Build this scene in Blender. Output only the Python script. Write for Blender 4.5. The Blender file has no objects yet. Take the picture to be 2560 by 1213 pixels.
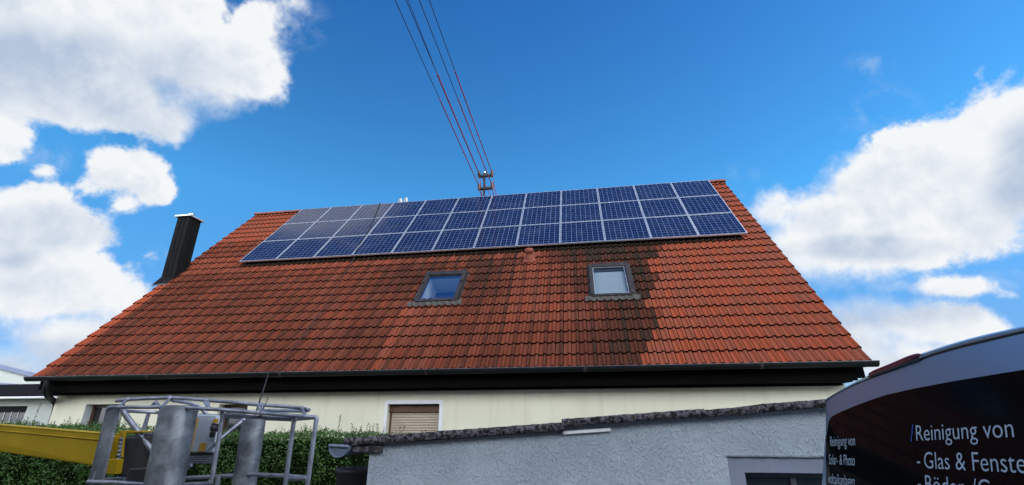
import bpy, bmesh, math, random
from math import sin, cos, pi, radians, sqrt
from mathutils import Vector as V, Matrix, noise as mnoise

random.seed(7)
SC = bpy.context.scene
COL = SC.collection

# ------------------------------------------------------------------ camera
FPX, PW, PH = 1182.37, 2560.0, 1213.0
YAW, PITCH, ROLL = -0.15398, 0.36918, -0.00128
CAMZ = 2.0
fwd = V((sin(YAW)*cos(PITCH), cos(YAW)*cos(PITCH), sin(PITCH)))
r0 = V((cos(YAW), -sin(YAW), 0)); u0 = r0.cross(fwd)
rgt = cos(ROLL)*r0 + sin(ROLL)*u0
upv = -sin(ROLL)*r0 + cos(ROLL)*u0
cam_d = bpy.data.cameras.new("camera")
cam_d.sensor_fit = 'HORIZONTAL'; cam_d.sensor_width = 36.0
cam_d.lens = 36.0*FPX/PW
cam_d.clip_start = 0.05; cam_d.clip_end = 6000
cam = bpy.data.objects.new("camera", cam_d); COL.objects.link(cam)
M = Matrix((rgt, upv, -fwd)).transposed().to_4x4(); M.translation = V((0, 0, CAMZ))
cam.matrix_world = M
SC.camera = cam

# ------------------------------------------------------------------ node helper
class NT:
    def __init__(s, tree): s.t = tree; tree.nodes.clear()
    def n(s, typ, ins=None, **kw):
        nd = s.t.nodes.new(typ)
        for k, v in kw.items(): setattr(nd, k, v)
        for k, v in (ins or {}).items():
            sk = nd.inputs[k]
            if isinstance(v, bpy.types.NodeSocket): s.t.links.new(v, sk)
            else: sk.default_value = v
        return nd
    def m(s, op, a, b=0.0, c=0.0, clamp=False):
        return s.n('ShaderNodeMath', {0: a, 1: b, 2: c}, operation=op, use_clamp=clamp).outputs[0]
    def vm(s, op, a, b=(0, 0, 0)):
        nd = s.n('ShaderNodeVectorMath', {0: a, 1: b}, operation=op)
        return nd.outputs['Value'] if op in ('DOT_PRODUCT', 'LENGTH') else nd.outputs[0]
    def mix(s, f, a, b):
        nd = s.n('ShaderNodeMix', data_type='RGBA')
        for i, v in ((0, f), (6, a), (7, b)):
            if isinstance(v, bpy.types.NodeSocket): s.t.links.new(v, nd.inputs[i])
            else: nd.inputs[i].default_value = v if i == 0 else (v if len(v) == 4 else (*v, 1))
        return nd.outputs[2]
    def noise(s, vec, scale, detail=4, rough=0.55, dist=0.0):
        return s.n('ShaderNodeTexNoise', {'Vector': vec, 'Scale': scale, 'Detail': detail, 'Roughness': rough, 'Distortion': dist})
    def ss(s, v, a, b, lo=0.0, hi=1.0):
        return s.n('ShaderNodeMapRange', {0: v, 1: a, 2: b, 3: lo, 4: hi}, interpolation_type='SMOOTHSTEP').outputs[0]
    def lin(s, v, a, b, lo=0.0, hi=1.0):
        return s.n('ShaderNodeMapRange', {0: v, 1: a, 2: b, 3: lo, 4: hi}).outputs[0]

# ------------------------------------------------------------------ sun and sky
SUN_EL, SUN_AZ = radians(56), radians(105)        # azimuth clockwise from +Y
SUN_DIR = V((cos(SUN_EL)*sin(SUN_AZ), cos(SUN_EL)*cos(SUN_AZ), sin(SUN_EL)))
sun_d = bpy.data.lights.new("sun", 'SUN'); sun_d.energy = 1.2; sun_d.angle = radians(16); sun_d.color = (1.0, 0.95, 0.88)
sun = bpy.data.objects.new("sun", sun_d); COL.objects.link(sun)
sun.rotation_euler = SUN_DIR.to_track_quat('Z', 'Y').to_euler(); sun.location = (20, -10, 40)

W = bpy.data.worlds.new("World"); SC.world = W; W.use_nodes = True
def build_world():
    k = NT(W.node_tree)
    sky = k.n('ShaderNodeTexSky', sky_type='NISHITA', sun_disc=False, sun_elevation=SUN_EL, sun_rotation=SUN_AZ,
              altitude=400, air_density=1.0, dust_density=0.35, ozone_density=3.0)
    d = k.n('ShaderNodeTexCoord').outputs['Generated']
    dz = k.n('ShaderNodeSeparateXYZ', {0: d}).outputs[2]
    tint = k.n('ShaderNodeCombineXYZ', {i: k.m('MULTIPLY_ADD', k.m('MAXIMUM', k.m('MINIMUM', dz, 0.85), 0.41), m_, c_) for i, (m_, c_) in enumerate(((-0.547, 0.609), (-1.24, 1.62), (-0.71, 1.645)))}).outputs[0]
    lowz = k.m('MAXIMUM', k.m('SUBTRACT', 0.41, k.m('MAXIMUM', dz, 0.12)), 0.0)
    lowv = k.n('ShaderNodeCombineXYZ', {0: k.m('MULTIPLY', lowz, -0.10), 1: k.m('MULTIPLY', lowz, -1.95), 2: k.m('MULTIPLY', lowz, -2.0)}).outputs[0]
    tint = k.vm('ADD', tint, lowv)
    hs = k.n('ShaderNodeVectorMath', {0: sky.outputs[0], 1: tint}, operation='MULTIPLY')
    c = k.vm('DOT_PRODUCT', d, fwd); a = k.vm('DOT_PRODUCT', d, rgt); b = k.vm('DOT_PRODUCT', d, upv)
    cc = k.m('MAXIMUM', c, 0.12)
    P = k.n('ShaderNodeCombineXYZ', {0: k.m('DIVIDE', a, cc), 1: k.m('DIVIDE', b, cc), 2: 0.0}).outputs[0]
    # cloud banks: centre, radii (hundredths of the tangent plane's unit, measured from the photograph's sky)
    E = [(200, 40, 430, 250), (520, 150, 215, 140), (640, 190, 105, 90), (560, 245, 100, 62), (470, -560, 330, 200), (735, 5, 72, 66), (640, 40, 120, 100), (700, 40, 80, 70), (250, 240, 270, 108), (-60, 150, 260, 260),
         (410, 285, 95, 66), (700, 225, 50, 42), (708, 165, 40, 34),
         (300, 430, 100, 72), (370, 470, 66, 56), (235, 470, 80, 40), (250, 390, 45, 40), (310, 505, 60, 40),
         (20, 375, 90, 66), (110, 430, 80, 36), (80, 485, 155, 55), (120, 560, 160, 72), (220, 590, 90, 45), (-30, 560, 120, 100),
         (130, 720, 245, 110), (300, 745, 95, 70), (-40, 640, 90, 60), (190, 860, 215, 105), (-20, 925, 240, 80), (330, 800, 90, 70), (0, 850, 30, 28), (378, 638, 30, 15),
         (2600, 370, 280, 205), (2390, 465, 235, 175), (2220, 540, 215, 162), (2050, 580, 190, 142), (2450, 560, 150, 95), (1930, 530, 125, 82), (2300, 600, 170, 88), (2010, 660, 110, 70),
         (2260, 812, 300, 74), (2120, 860, 280, 90), (2380, 716, 170, 32), (2530, 738, 66, 26), (2250, 910, 340, 75)]
    fld = None
    for (x, y, rx, ry) in E:
        cx, cy = (x-PW/2)/FPX, (PH/2-y)/FPX
        q = k.vm('MULTIPLY', k.vm('SUBTRACT', P, (cx, cy, 0)), (FPX/rx, FPX/ry, 0))
        v = k.m('MULTIPLY_ADD', k.vm('LENGTH', q), -sqrt(rx*ry)/FPX, sqrt(rx*ry)/FPX)
        fld = v if fld is None else k.n('ShaderNodeMath', {0: fld, 1: v, 2: 0.03}, operation='SMOOTH_MAX').outputs[0]
    # elsewhere in the sky: added unseen clouds, denser behind the camera for frontal light
    n0 = k.noise(k.vm('MULTIPLY', d, (1, 1, 1.6)), 2.1, 5, 0.5).outputs[0]
    other = k.m('MULTIPLY', k.m('SUBTRACT', n0, k.ss(k.vm('DOT_PRODUCT', d, (0.2, -1.0, -0.25)), -0.3, 0.6, 0.53, 0.36)), 0.9)
    other = k.m('SUBTRACT', other, k.ss(dz, 0.66, 0.9, 0.0, 0.3))
    inview = k.ss(c, 0.50, 0.62)
    fld = k.n('ShaderNodeMix', {0: inview, 2: other, 3: fld}).outputs[0]
    nA = k.noise(d, 7.0, 10, 0.58, 0.12).outputs[0]
    nB = k.noise(d, 20.0, 8, 0.62, 0.15).outputs[0]
    nz = k.m('ADD', k.m('MULTIPLY', k.m('SUBTRACT', nA, 0.5), 0.21), k.m('MULTIPLY', k.m('SUBTRACT', nB, 0.5), 0.085))
    den = k.m('ADD', fld, nz)
    soft = k.lin(k.noise(d, 2.6, 2, 0.5).outputs[0], 0.38, 0.62, 0.03, 0.13)
    mask = k.m('DIVIDE', k.m('ADD', den, 0.010), soft, clamp=True)
    mask = k.m('MULTIPLY', mask, k.m('MULTIPLY', mask, k.m('SUBTRACT', 3.0, k.m('MULTIPLY', mask, 2.0))))
    st = k.noise(k.vm('MULTIPLY', k.vm('ADD', P, (0.3, 0.1, 0.0)), (9, 16, 1)), 1.0, 8, 0.65, 0.8).outputs[0]
    wv = None
    for (x, y, rx, ry) in [(2190, 265, 170, 90), (1840, 440, 110, 40), (2180, 160, 90, 40), (110, 400, 130, 60), (760, 60, 90, 90), (2420, 700, 260, 60), (400, 640, 60, 40)]:
        q = k.vm('MULTIPLY', k.vm('SUBTRACT', P, ((x-PW/2)/FPX, (PH/2-y)/FPX, 0)), (FPX/rx, FPX/ry, 0))
        v = k.m('SUBTRACT', 1.0, k.vm('LENGTH', q)); wv = v if wv is None else k.m('MAXIMUM', wv, v)
    wv = k.m('MULTIPLY', k.m('MULTIPLY', k.ss(wv, 0.0, 0.8), k.ss(st, 0.44, 0.72)), k.m('MULTIPLY', inview, 0.22))
    mask = k.m('MAXIMUM', mask, wv)
    # relief: light side towards the sun, grey where the bank is thick
    d2 = k.vm('ADD', d, tuple(SUN_DIR*0.022))
    nA2 = k.noise(d2, 7.0, 10, 0.58, 0.12).outputs[0]
    rel = k.m('SUBTRACT', nA, nA2)
    thick = k.ss(den, 0.015, 0.20)
    low = k.noise(d, 3.6, 4, 0.5).outputs[0]
    g = k.m('MULTIPLY', thick, k.lin(low, 0.36, 0.60, 0.10, 1.0))
    gf = None
    for (x, y, rx, ry) in [(270, 230, 330, 170), (120, 560, 230, 80), (30, 620, 90, 60), (60, 900, 260, 70), (2230, 770, 330, 60), (2560, 420, 120, 160), (330, 590, 120, 60), (2150, 620, 260, 40)]:
        q = k.vm('MULTIPLY', k.vm('SUBTRACT', P, ((x-PW/2)/FPX, (PH/2-y)/FPX, 0)), (FPX/rx, FPX/ry, 0))
        v = k.m('SUBTRACT', 1.0, k.vm('LENGTH', q)); gf = v if gf is None else k.m('MAXIMUM', gf, v)
    gf = k.m('ADD', gf, k.m('MULTIPLY', k.m('SUBTRACT', nA, 0.5), 1.6))
    g = k.m('ADD', g, k.m('MULTIPLY', k.m('MULTIPLY', k.ss(gf, -0.1, 0.6), inview), 0.75))
    g = k.m('ADD', k.m('MULTIPLY', g, 0.72), k.m('MULTIPLY', rel, -2.6), clamp=True)
    ccol = k.mix(g, (5.4, 5.55, 5.7, 1), (2.75, 3.35, 4.3, 1))
    ccol = k.mix(k.ss(mask, 0.9, 0.2), ccol, (4.3, 4.9, 5.6, 1))
    # unseen clouds behind the camera, boosted to throw soft light on the facade
    front = k.ss(k.vm('DOT_PRODUCT', d, (0.25, -1.0, 0.15)), -0.1, 0.7, 1.0, 5.0)
    ccol = k.n('ShaderNodeVectorMath', {0: ccol, 3: front}, operation='SCALE').outputs[0]
    out = k.mix(mask, hs.outputs[0], ccol)
    bg = k.n('ShaderNodeBackground', {'Color': out, 'Strength': 0.1})
    k.n('ShaderNodeOutputWorld', {0: bg.outputs[0]})
build_world()
W.cycles.sampling_method = 'MANUAL'; W.cycles.sample_map_resolution = 512

SC.view_settings.view_transform = 'Standard'; SC.view_settings.look = 'None'
SC.view_settings.exposure = 0.75; SC.view_settings.gamma = 1.0
SC.render.engine = 'CYCLES'
SC.cycles.use_denoising = True
SC.cycles.max_bounces = 6

# ------------------------------------------------------------------ geometry helpers
def ray(px, py): return fwd + rgt*((px-PW/2)/FPX) - upv*((py-PH/2)/FPX)
def at(px, py, Y):                                # the point at depth y = Y seen at that place of the photograph
    v = ray(px, py); return V((0, 0, CAMZ)) + v*(Y/v.y)
def atz(px, py, z):
    v = ray(px, py); return V((0, 0, CAMZ)) + v*((z-CAMZ)/v.z)

def origin(o):
    p = V((0, 0, 0))
    while o is not None: p += o.location; o = o.parent
    return p

class MB:
    def __init__(s): s.v = []; s.f = []; s.sm = []; s.col = None
    def add(s, vs, fs, smooth=False):
        b = len(s.v); s.v += [V(p) for p in vs]
        for f in fs: s.f.append([b+i for i in f]); s.sm.append(smooth)
    def box(s, c, size, rot=None):
        hx, hy, hz = (x/2 for x in size); c = V(c)
        vs = [V((x, y, z)) for x in (-hx, hx) for y in (-hy, hy) for z in (-hz, hz)]
        if rot is not None: vs = [rot @ p for p in vs]
        s.add([c+p for p in vs], [(0, 1, 3, 2), (4, 6, 7, 5), (0, 4, 5, 1), (2, 3, 7, 6), (0, 2, 6, 4), (1, 5, 7, 3)])
    def bb(s, a, b):
        a = V(a); b = V(b); s.box((a+b)/2, [abs(x) for x in (b-a)])
    def quadbox(s, q, depth):                     # four corners plus a depth vector
        q = [V(p) for p in q]; dv = V(depth)
        vs = q+[p+dv for p in q]
        s.add(vs, [(0, 1, 2, 3), (7, 6, 5, 4), (0, 4, 5, 1), (1, 5, 6, 2), (2, 6, 7, 3), (3, 7, 4, 0)])
    def prism(s, pts, depth, smooth=False):
        n = len(pts); q = [V(p) for p in pts]; dv = V(depth)
        s.add(q+[p+dv for p in q], [list(range(n)), list(range(2*n-1, n-1, -1))]+[(i, i+n, (i+1) % n+n, (i+1) % n) for i in range(n)], smooth)
    def tube(s, pts, r, seg=10, caps=True, closed=False):
        pts = [V(p) for p in pts]; n = len(pts)
        rs = r if isinstance(r, (list, tuple)) else [r]*n
        T = []
        for i in range(n):
            a = pts[i-1] if (i > 0 or closed) else pts[i]; b = pts[(i+1) % n] if (i < n-1 or closed) else pts[i]
            T.append((b-a).normalized())
        ref = V((0, 0, 1)) if abs(T[0].z) < 0.9 else V((1, 0, 0))
        X = T[0].cross(ref).normalized(); vs = []
        for i in range(n):
            X = (X - T[i]*X.dot(T[i])).normalized(); Yv = T[i].cross(X)
            for j in range(seg):
                t = 2*pi*j/seg; vs.append(pts[i]+(X*cos(t)+Yv*sin(t))*rs[i])
        fs = []
        for i in range(n if closed else n-1):
            for j in range(seg):
                a = i*seg+j; b = i*seg+(j+1) % seg; i2 = (i+1) % n
                fs.append((a, b, i2*seg+(j+1) % seg, i2*seg+j))
        s.add(vs, fs, True)
        if caps and not closed:
            s.add(vs[:seg], [list(range(seg-1, -1, -1))]); s.add(vs[-seg:], [list(range(seg))])
    def lathe(s, prof, base, axis=(0, 0, 1), seg=20):
        axis = V(axis).normalized(); base = V(base)
        X = axis.cross(V((0, 1, 0)) if abs(axis.y) < 0.9 else V((1, 0, 0))).normalized(); Yv = axis.cross(X)
        vs = []
        for (r, h) in prof:
            for j in range(seg):
                t = 2*pi*j/seg; vs.append(base+axis*h+(X*cos(t)+Yv*sin(t))*r)
        fs = [(i*seg+j, i*seg+(j+1) % seg, (i+1)*seg+(j+1) % seg, (i+1)*seg+j) for i in range(len(prof)-1) for j in range(seg)]
        s.add(vs, fs, True)
        if prof[0][0] > 1e-4: s.add(vs[:seg], [list(range(seg-1, -1, -1))])
        if prof[-1][0] > 1e-4: s.add(vs[-seg:], [list(range(seg))])
    def build(s, name, mat, parent=None, bevel=0.0, loc=None):
        o0 = origin(parent) if parent is not None else (V(loc) if loc is not None else V((0, 0, 0)))
        me = bpy.data.meshes.new(name)
        me.from_pydata([tuple(p-o0) for p in s.v], [], s.f)
        me.polygons.foreach_set('use_smooth', s.sm)
        if isinstance(mat, (list, tuple)):
            for mm in mat: me.materials.append(mm)
        else: me.materials.append(mat)
        me.validate(); me.update()
        o = bpy.data.objects.new(name, me); COL.objects.link(o)
        if parent is not None: o.parent = parent
        else: o.location = o0
        bm = bmesh.new(); bm.from_mesh(me)
        bmesh.ops.recalc_face_normals(bm, faces=bm.faces)
        bm.to_mesh(me); bm.free()
        if bevel:
            md = o.modifiers.new('bevel', 'BEVEL'); md.width = bevel; md.segments = 2; md.limit_method = 'ANGLE'; md.angle_limit = radians(40)
        return o

def thing(name, label, cat, loc=(0, 0, 0), group=None):
    o = bpy.data.objects.new(name, None); COL.objects.link(o); o.location = loc
    o['label'] = label; o['category'] = cat
    if group: o['group'] = group
    o.empty_display_size = 0.2
    return o
def tag(o, label, cat, group=None):
    o['label'] = label; o['category'] = cat
    if group: o['group'] = group
    return o
def struct(o, kind='structure'): o['kind'] = kind; return o

# ------------------------------------------------------------------ materials
def mat(name, fn):
    m = bpy.data.materials.new(name); m.use_nodes = True
    k = NT(m.node_tree); bs = fn(k)
    k.n('ShaderNodeOutputMaterial', {0: bs})
    return m
def pb(k, col, rough=0.6, metal=0.0, normal=None, spec=0.5, **kw):
    ins = {'Base Color': col if isinstance(col, bpy.types.NodeSocket) else (*col, 1)[:4], 'Roughness': rough, 'Metallic': metal, 'Specular IOR Level': spec}
    if normal is not None: ins['Normal'] = normal
    ins.update(kw)
    return k.n('ShaderNodeBsdfPrincipled', ins).outputs[0]
def bump(k, h, strength, dist): return k.n('ShaderNodeBump', {'Height': h, 'Strength': strength, 'Distance': dist}).outputs[0]
def ocoord(k): return k.n('ShaderNodeTexCoord').outputs['Object']

def simple(name, col, rough=0.6, metal=0.0, var=0.15, scale=6.0, spec=0.5, bmp=0.0, bscale=60):
    def fn(k):
        p = ocoord(k); n = k.noise(p, scale, 6, 0.6).outputs[0]
        c = k.mix(k.ss(n, 0.3, 0.7), tuple(x*(1-var) for x in col), tuple(min(1, x*(1+var)) for x in col))
        nm = bump(k, k.noise(p, bscale, 4).outputs[0], bmp, 0.004) if bmp else None
        return pb(k, c, k.lin(n, 0.3, 0.7, rough*0.88, min(1, rough*1.12)), metal, nm, spec)
    return mat(name, fn)

def m_plaster(k):
    p = ocoord(k)
    big = k.noise(p, 0.7, 4, 0.6).outputs[0]
    st = k.noise(k.vm('MULTIPLY', p, (5, 5, 0.4)), 1.0, 4, 0.6).outputs[0]
    c = k.mix(k.ss(big, 0.35, 0.7), (0.71, 0.685, 0.53), (0.77, 0.745, 0.59))
    c = k.mix(k.m('MULTIPLY', k.ss(st, 0.50, 0.75), 0.30), c, (0.50, 0.47, 0.33))
    h = k.noise(p, 90, 5, 0.6).outputs[0]
    return pb(k, c, 0.9, 0, bump(k, h, 0.5, 0.004), 0.2)
M_plaster = mat('cream_plaster', m_plaster)

def m_stucco(k):
    p = ocoord(k)
    q = k.vm('MULTIPLY', p, (1, 1, 1))
    w = k.noise(q, 5, 3, 0.5, 0.0)
    q2 = k.vm('ADD', q, k.vm('MULTIPLY', w.outputs['Color'], (0.10, 0.10, 0.10)))
    a = k.noise(k.vm('MULTIPLY', q2, (1.0, 1.0, 0.75)), 40, 4, 0.55, 0.6).outputs[0]
    b = k.noise(q, 90, 3, 0.6).outputs[0]
    h = k.m('ADD', k.ss(a, 0.42, 0.75), k.m('MULTIPLY', b, 0.3))
    damp = k.noise(k.vm('MULTIPLY', p, (2.2, 2.2, 0.5)), 1.0, 5, 0.6).outputs[0]
    big = k.noise(p, 1.3, 5, 0.6).outputs[0]
    c = k.mix(k.ss(big, 0.35, 0.7), (0.325, 0.37, 0.41), (0.385, 0.435, 0.475))
    c = k.mix(k.m('MULTIPLY', k.ss(damp, 0.55, 0.8), 0.14), c, (0.20, 0.21, 0.20))
    return pb(k, c, 0.9, 0, bump(k, h, 0.85, 0.010), 0.15)
M_stucco = mat('grey_white_stucco', m_stucco)
M_smoothgrey = simple('smooth_grey_plaster', (0.20, 0.22, 0.275), 0.9, var=0.08, bmp=0.3)
M_white = simple('white_paint', (0.74, 0.75, 0.76), 0.7, var=0.05)
M_whitewall = simple('white_plaster', (0.52, 0.54, 0.50), 0.9, var=0.06, bmp=0.3, bscale=90)

def m_tile(k):
    p = ocoord(k)
    at_ = k.n('ShaderNodeVertexColor', layer_name='tone')
    sep = k.n('ShaderNodeSeparateColor', {0: at_.outputs[0]})
    dark, rnd, moss_shade = sep.outputs[0], sep.outputs[1], sep.outputs[2]
    fine = k.noise(p, 24, 5, 0.65).outputs[0]
    med = k.noise(p, 5, 5, 0.6).outputs[0]
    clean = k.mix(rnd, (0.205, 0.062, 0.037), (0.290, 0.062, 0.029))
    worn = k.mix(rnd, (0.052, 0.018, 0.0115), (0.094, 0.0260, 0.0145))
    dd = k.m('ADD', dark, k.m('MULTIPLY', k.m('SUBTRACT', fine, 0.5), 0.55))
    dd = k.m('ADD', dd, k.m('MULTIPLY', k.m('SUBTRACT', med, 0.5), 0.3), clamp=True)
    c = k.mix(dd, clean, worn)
    ms = k.m('MULTIPLY', k.ss(k.m('ADD', k.m('MULTIPLY', k.m('MINIMUM', moss_shade, 1.0), 0.75), k.m('MULTIPLY', fine, 0.6)), 0.62, 0.95), 0.9)
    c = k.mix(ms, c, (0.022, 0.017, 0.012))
    lich = k.noise(p, 9, 2, 0.5).outputs[0]; lf = k.noise(p, 70, 2, 0.5).outputs[0]
    lm = k.m('MULTIPLY', k.ss(lich, 0.55, 0.68), k.ss(lf, 0.655, 0.71))
    c = k.mix(k.m('MULTIPLY', lm, k.m('MULTIPLY', dark, 0.9)), c, (0.45, 0.43, 0.36))
    h = k.m('ADD', k.m('MULTIPLY', fine, 0.5), k.noise(p, 160, 3).outputs[0])
    c = k.mix(k.ss(moss_shade, 1.05, 1.95), c, (0.0035, 0.0016, 0.0014))          # dirt and shadow painted black on the butt edges and side laps
    return pb(k, c, 0.9, 0, bump(k, h, 0.35, 0.004), 0.08)
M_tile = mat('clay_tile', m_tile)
M_ridge = simple('ridge_clay', (0.20, 0.06, 0.036), 0.85, var=0.3, scale=4, bmp=0.4)
M_newclay = simple('orange_clay', (0.17, 0.042, 0.022), 0.8, var=0.15, bmp=0.3)
M_black = simple('black_stained_wood', (0.0035, 0.0033, 0.0033), 0.8, var=0.3, spec=0.05)
M_gutter = simple('dark_gutter_metal', (0.008, 0.011, 0.012), 0.5, 0.0, var=0.25, spec=0.25)
M_gutterrim = simple('gutter_rim_metal', (0.05, 0.045, 0.05), 0.4, 0.0, var=0.3)
M_brownframe = simple('brown_frame', (0.085, 0.040, 0.022), 0.5, var=0.3)
M_skyframe = simple('skylight_cladding', (0.026, 0.023, 0.022), 0.5, 0.0, var=0.3, spec=0.3)
M_lead = simple('lead_apron', (0.050, 0.046, 0.040), 0.8, 0.0, var=0.5, scale=14, bmp=0.4)
M_slat = simple('beige_shutter', (0.46, 0.38, 0.30), 0.6, var=0.06)
M_brownwood = simple('brown_wood', (0.14, 0.055, 0.026), 0.55, var=0.25)
M_alu = simple('aluminium', (0.62, 0.64, 0.68), 0.38, 0.75, var=0.08, scale=12)
M_silver = simple('bright_steel', (0.75, 0.75, 0.74), 0.22, 1.0, var=0.08)
M_slate = None
def m_slate(k):
    p = ocoord(k)
    st = k.noise(k.vm('MULTIPLY', p, (9, 9, 0.9)), 1.0, 5, 0.65).outputs[0]
    c = k.mix(k.ss(st, 0.35, 0.75), (0.004, 0.0042, 0.0046), (0.009, 0.0093, 0.0098))
    h = k.noise(p, 40, 4).outputs[0]
    return pb(k, c, 0.75, 0, bump(k, h, 0.3, 0.004), 0.12)
M_slate = mat('black_chimney_cladding', m_slate)

def m_galv(k):
    p = ocoord(k)
    v = k.n('ShaderNodeTexVoronoi', {'Vector': p, 'Scale': 26.0}).outputs['Color']
    s_ = k.n('ShaderNodeSeparateColor', {0: v}).outputs[0]
    n = k.noise(p, 7, 6, 0.65, 0.6).outputs[0]; n2 = k.noise(k.vm('MULTIPLY', p, (1, 1, 0.35)), 16, 5, 0.6).outputs[0]
    f = k.m('ADD', k.m('MULTIPLY', n, 0.75), k.m('ADD', k.m('MULTIPLY', s_, 0.02), k.m('MULTIPLY', n2, 0.25)))
    c = k.mix(k.ss(f, 0.36, 0.74), (0.105, 0.115, 0.132), (0.31, 0.34, 0.37))
    return pb(k, c, k.lin(n2, 0.3, 0.7, 0.36, 0.6), 0.55, bump(k, n2, 0.15, 0.004), 0.5)
M_galv = mat('galvanised_steel', m_galv)
M_rail = simple('galvanised_rail', (0.21, 0.225, 0.27), 0.45, 0.5, var=0.35, scale=11, bmp=0.2)
M_ctrl = simple('grey_box_paint', (0.36, 0.40, 0.46), 0.5, var=0.1, bmp=0.1)
def m_yellow(k):
    p = ocoord(k); n = k.noise(p, 3, 6, 0.65).outputs[0]; f = k.noise(p, 190, 3, 0.6).outputs[0]
    c = k.mix(k.ss(n, 0.35, 0.7), (0.29, 0.19, 0.004), (0.36, 0.24, 0.005))
    c = k.mix(k.m('MULTIPLY', k.ss(k.noise(p, 14, 6, 0.7).outputs[0], 0.62, 0.78), 0.5), c, (0.16, 0.10, 0.03))
    return pb(k, c, 0.6, 0, bump(k, f, 0.25, 0.002), 0.18)
M_yellow = mat('yellow_paint', m_yellow)
def m_sticker(k):
    p = ocoord(k)
    l = k.m('FRACT', k.m('MULTIPLY', k.n('ShaderNodeSeparateXYZ', {0: p}).outputs[2], 95.0))
    w = k.noise(p, 60, 3, 0.6).outputs[0]
    ln = k.m('MULTIPLY', k.ss(l, 0.55, 0.75), k.ss(w, 0.45, 0.55))
    c = k.mix(k.m('MULTIPLY', ln, 0.8), (0.52, 0.30, 0.02), (0.10, 0.06, 0.02))
    return pb(k, c, 0.6)
M_sticker = mat('worn_yellow_sticker', m_sticker)
M_rubber = simple('black_rubber', (0.012, 0.012, 0.014), 0.65, var=0.4, scale=9, bmp=0.3)
M_darkplastic = simple('dark_plastic', (0.02, 0.02, 0.022), 0.45, var=0.3)
M_rope = simple('black_rope', (0.010, 0.010, 0.012), 0.7)
M_mast = simple('rusty_mast', (0.022, 0.014, 0.013), 0.6, 0.3, var=0.4, scale=12)
M_insul = simple('brown_insulator', (0.10, 0.028, 0.014), 0.3, var=0.4, scale=30)
M_red = simple('red_sleeve', (0.36, 0.018, 0.050), 0.5, var=0.3)
M_wire = simple('dark_wire', (0.012, 0.013, 0.045), 0.5, var=0.1)
M_bluepipe = simple('blue_grey_plastic', (0.10, 0.13, 0.18), 0.45, var=0.12)
M_bluecap = simple('blue_grey_sheet', (0.20, 0.23, 0.34), 0.45, 0.2, var=0.1)
M_fascia = simple('anthracite_fascia', (0.007, 0.0075, 0.012), 0.7, var=0.2, spec=0.12)
M_dark = simple('dark_interior', (0.012, 0.012, 0.013), 0.9)
M_reveal = simple('white_reveal', (0.62, 0.66, 0.66), 0.8, var=0.04)

def m_moss(k):
    p = ocoord(k)
    n = k.noise(p, 26, 7, 0.7, 0.4).outputs[0]; n2 = k.noise(k.vm('ADD', p, (3, 1, 7)), 9, 5, 0.6, 0.4).outputs[0]
    c = k.mix(k.ss(n, 0.42, 0.60), (0.013, 0.012, 0.014), (0.125, 0.12, 0.135))
    c = k.mix(k.m('MULTIPLY', k.ss(n2, 0.58, 0.70), 0.75), c, (0.055, 0.045, 0.028))
    c = k.mix(k.m('MULTIPLY', k.ss(n2, 0.36, 0.26), 0.6), c, (0.10, 0.085, 0.03))
    return pb(k, c, 0.95, 0, bump(k, n, 0.9, 0.02), 0.1)
M_moss = mat('mossy_fibre_cement', m_moss)

def m_leaf(k):
    p = ocoord(k)
    a = k.n('ShaderNodeVertexColor', layer_name='tone'); s_ = k.n('ShaderNodeSeparateColor', {0: a.outputs[0]})
    c = k.mix(s_.outputs[0], (0.016, 0.050, 0.010), (0.085, 0.185, 0.038))
    c = k.mix(k.m('MULTIPLY', k.ss(s_.outputs[1], 0.86, 1.0), 0.7), c, (0.12, 0.13, 0.03))
    b = pb(k, c, 0.45, 0, None, 0.4)
    t = k.n('ShaderNodeBsdfTranslucent', {'Color': c}).outputs[0]
    return k.n('ShaderNodeMixShader', {0: 0.2, 1: b, 2: t}).outputs[0]
M_leaf = mat('hedge_leaf', m_leaf)
M_stem = simple('twig', (0.05, 0.045, 0.025), 0.8)
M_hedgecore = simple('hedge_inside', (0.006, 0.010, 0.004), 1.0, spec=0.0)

def m_glass(k, r0=0.40):                                   # double glazing: clear, strong sky reflection
    fc = k.n('ShaderNodeLayerWeight', {'Blend': 0.5}).outputs['Facing']
    fr = k.m('MULTIPLY_ADD', k.m('POWER', fc, 5.0), 1-r0, r0)
    tr = k.n('ShaderNodeBsdfTransparent', {'Color': (0.88, 0.95, 0.97, 1)}).outputs[0]
    gl = k.n('ShaderNodeBsdfGlossy', {'Color': (0.9, 0.95, 1, 1), 'Roughness': 0.02}).outputs[0]
    return k.n('ShaderNodeMixShader', {0: fr, 1: tr, 2: gl}).outputs[0]
M_glass = mat('window_glass', m_glass)
M_glass_clear = mat('clear_glass', lambda k: m_glass(k, 0.06))
M_darkglass = simple('dark_window_glass', (0.02, 0.024, 0.026), 0.08, var=0.2)

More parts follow.
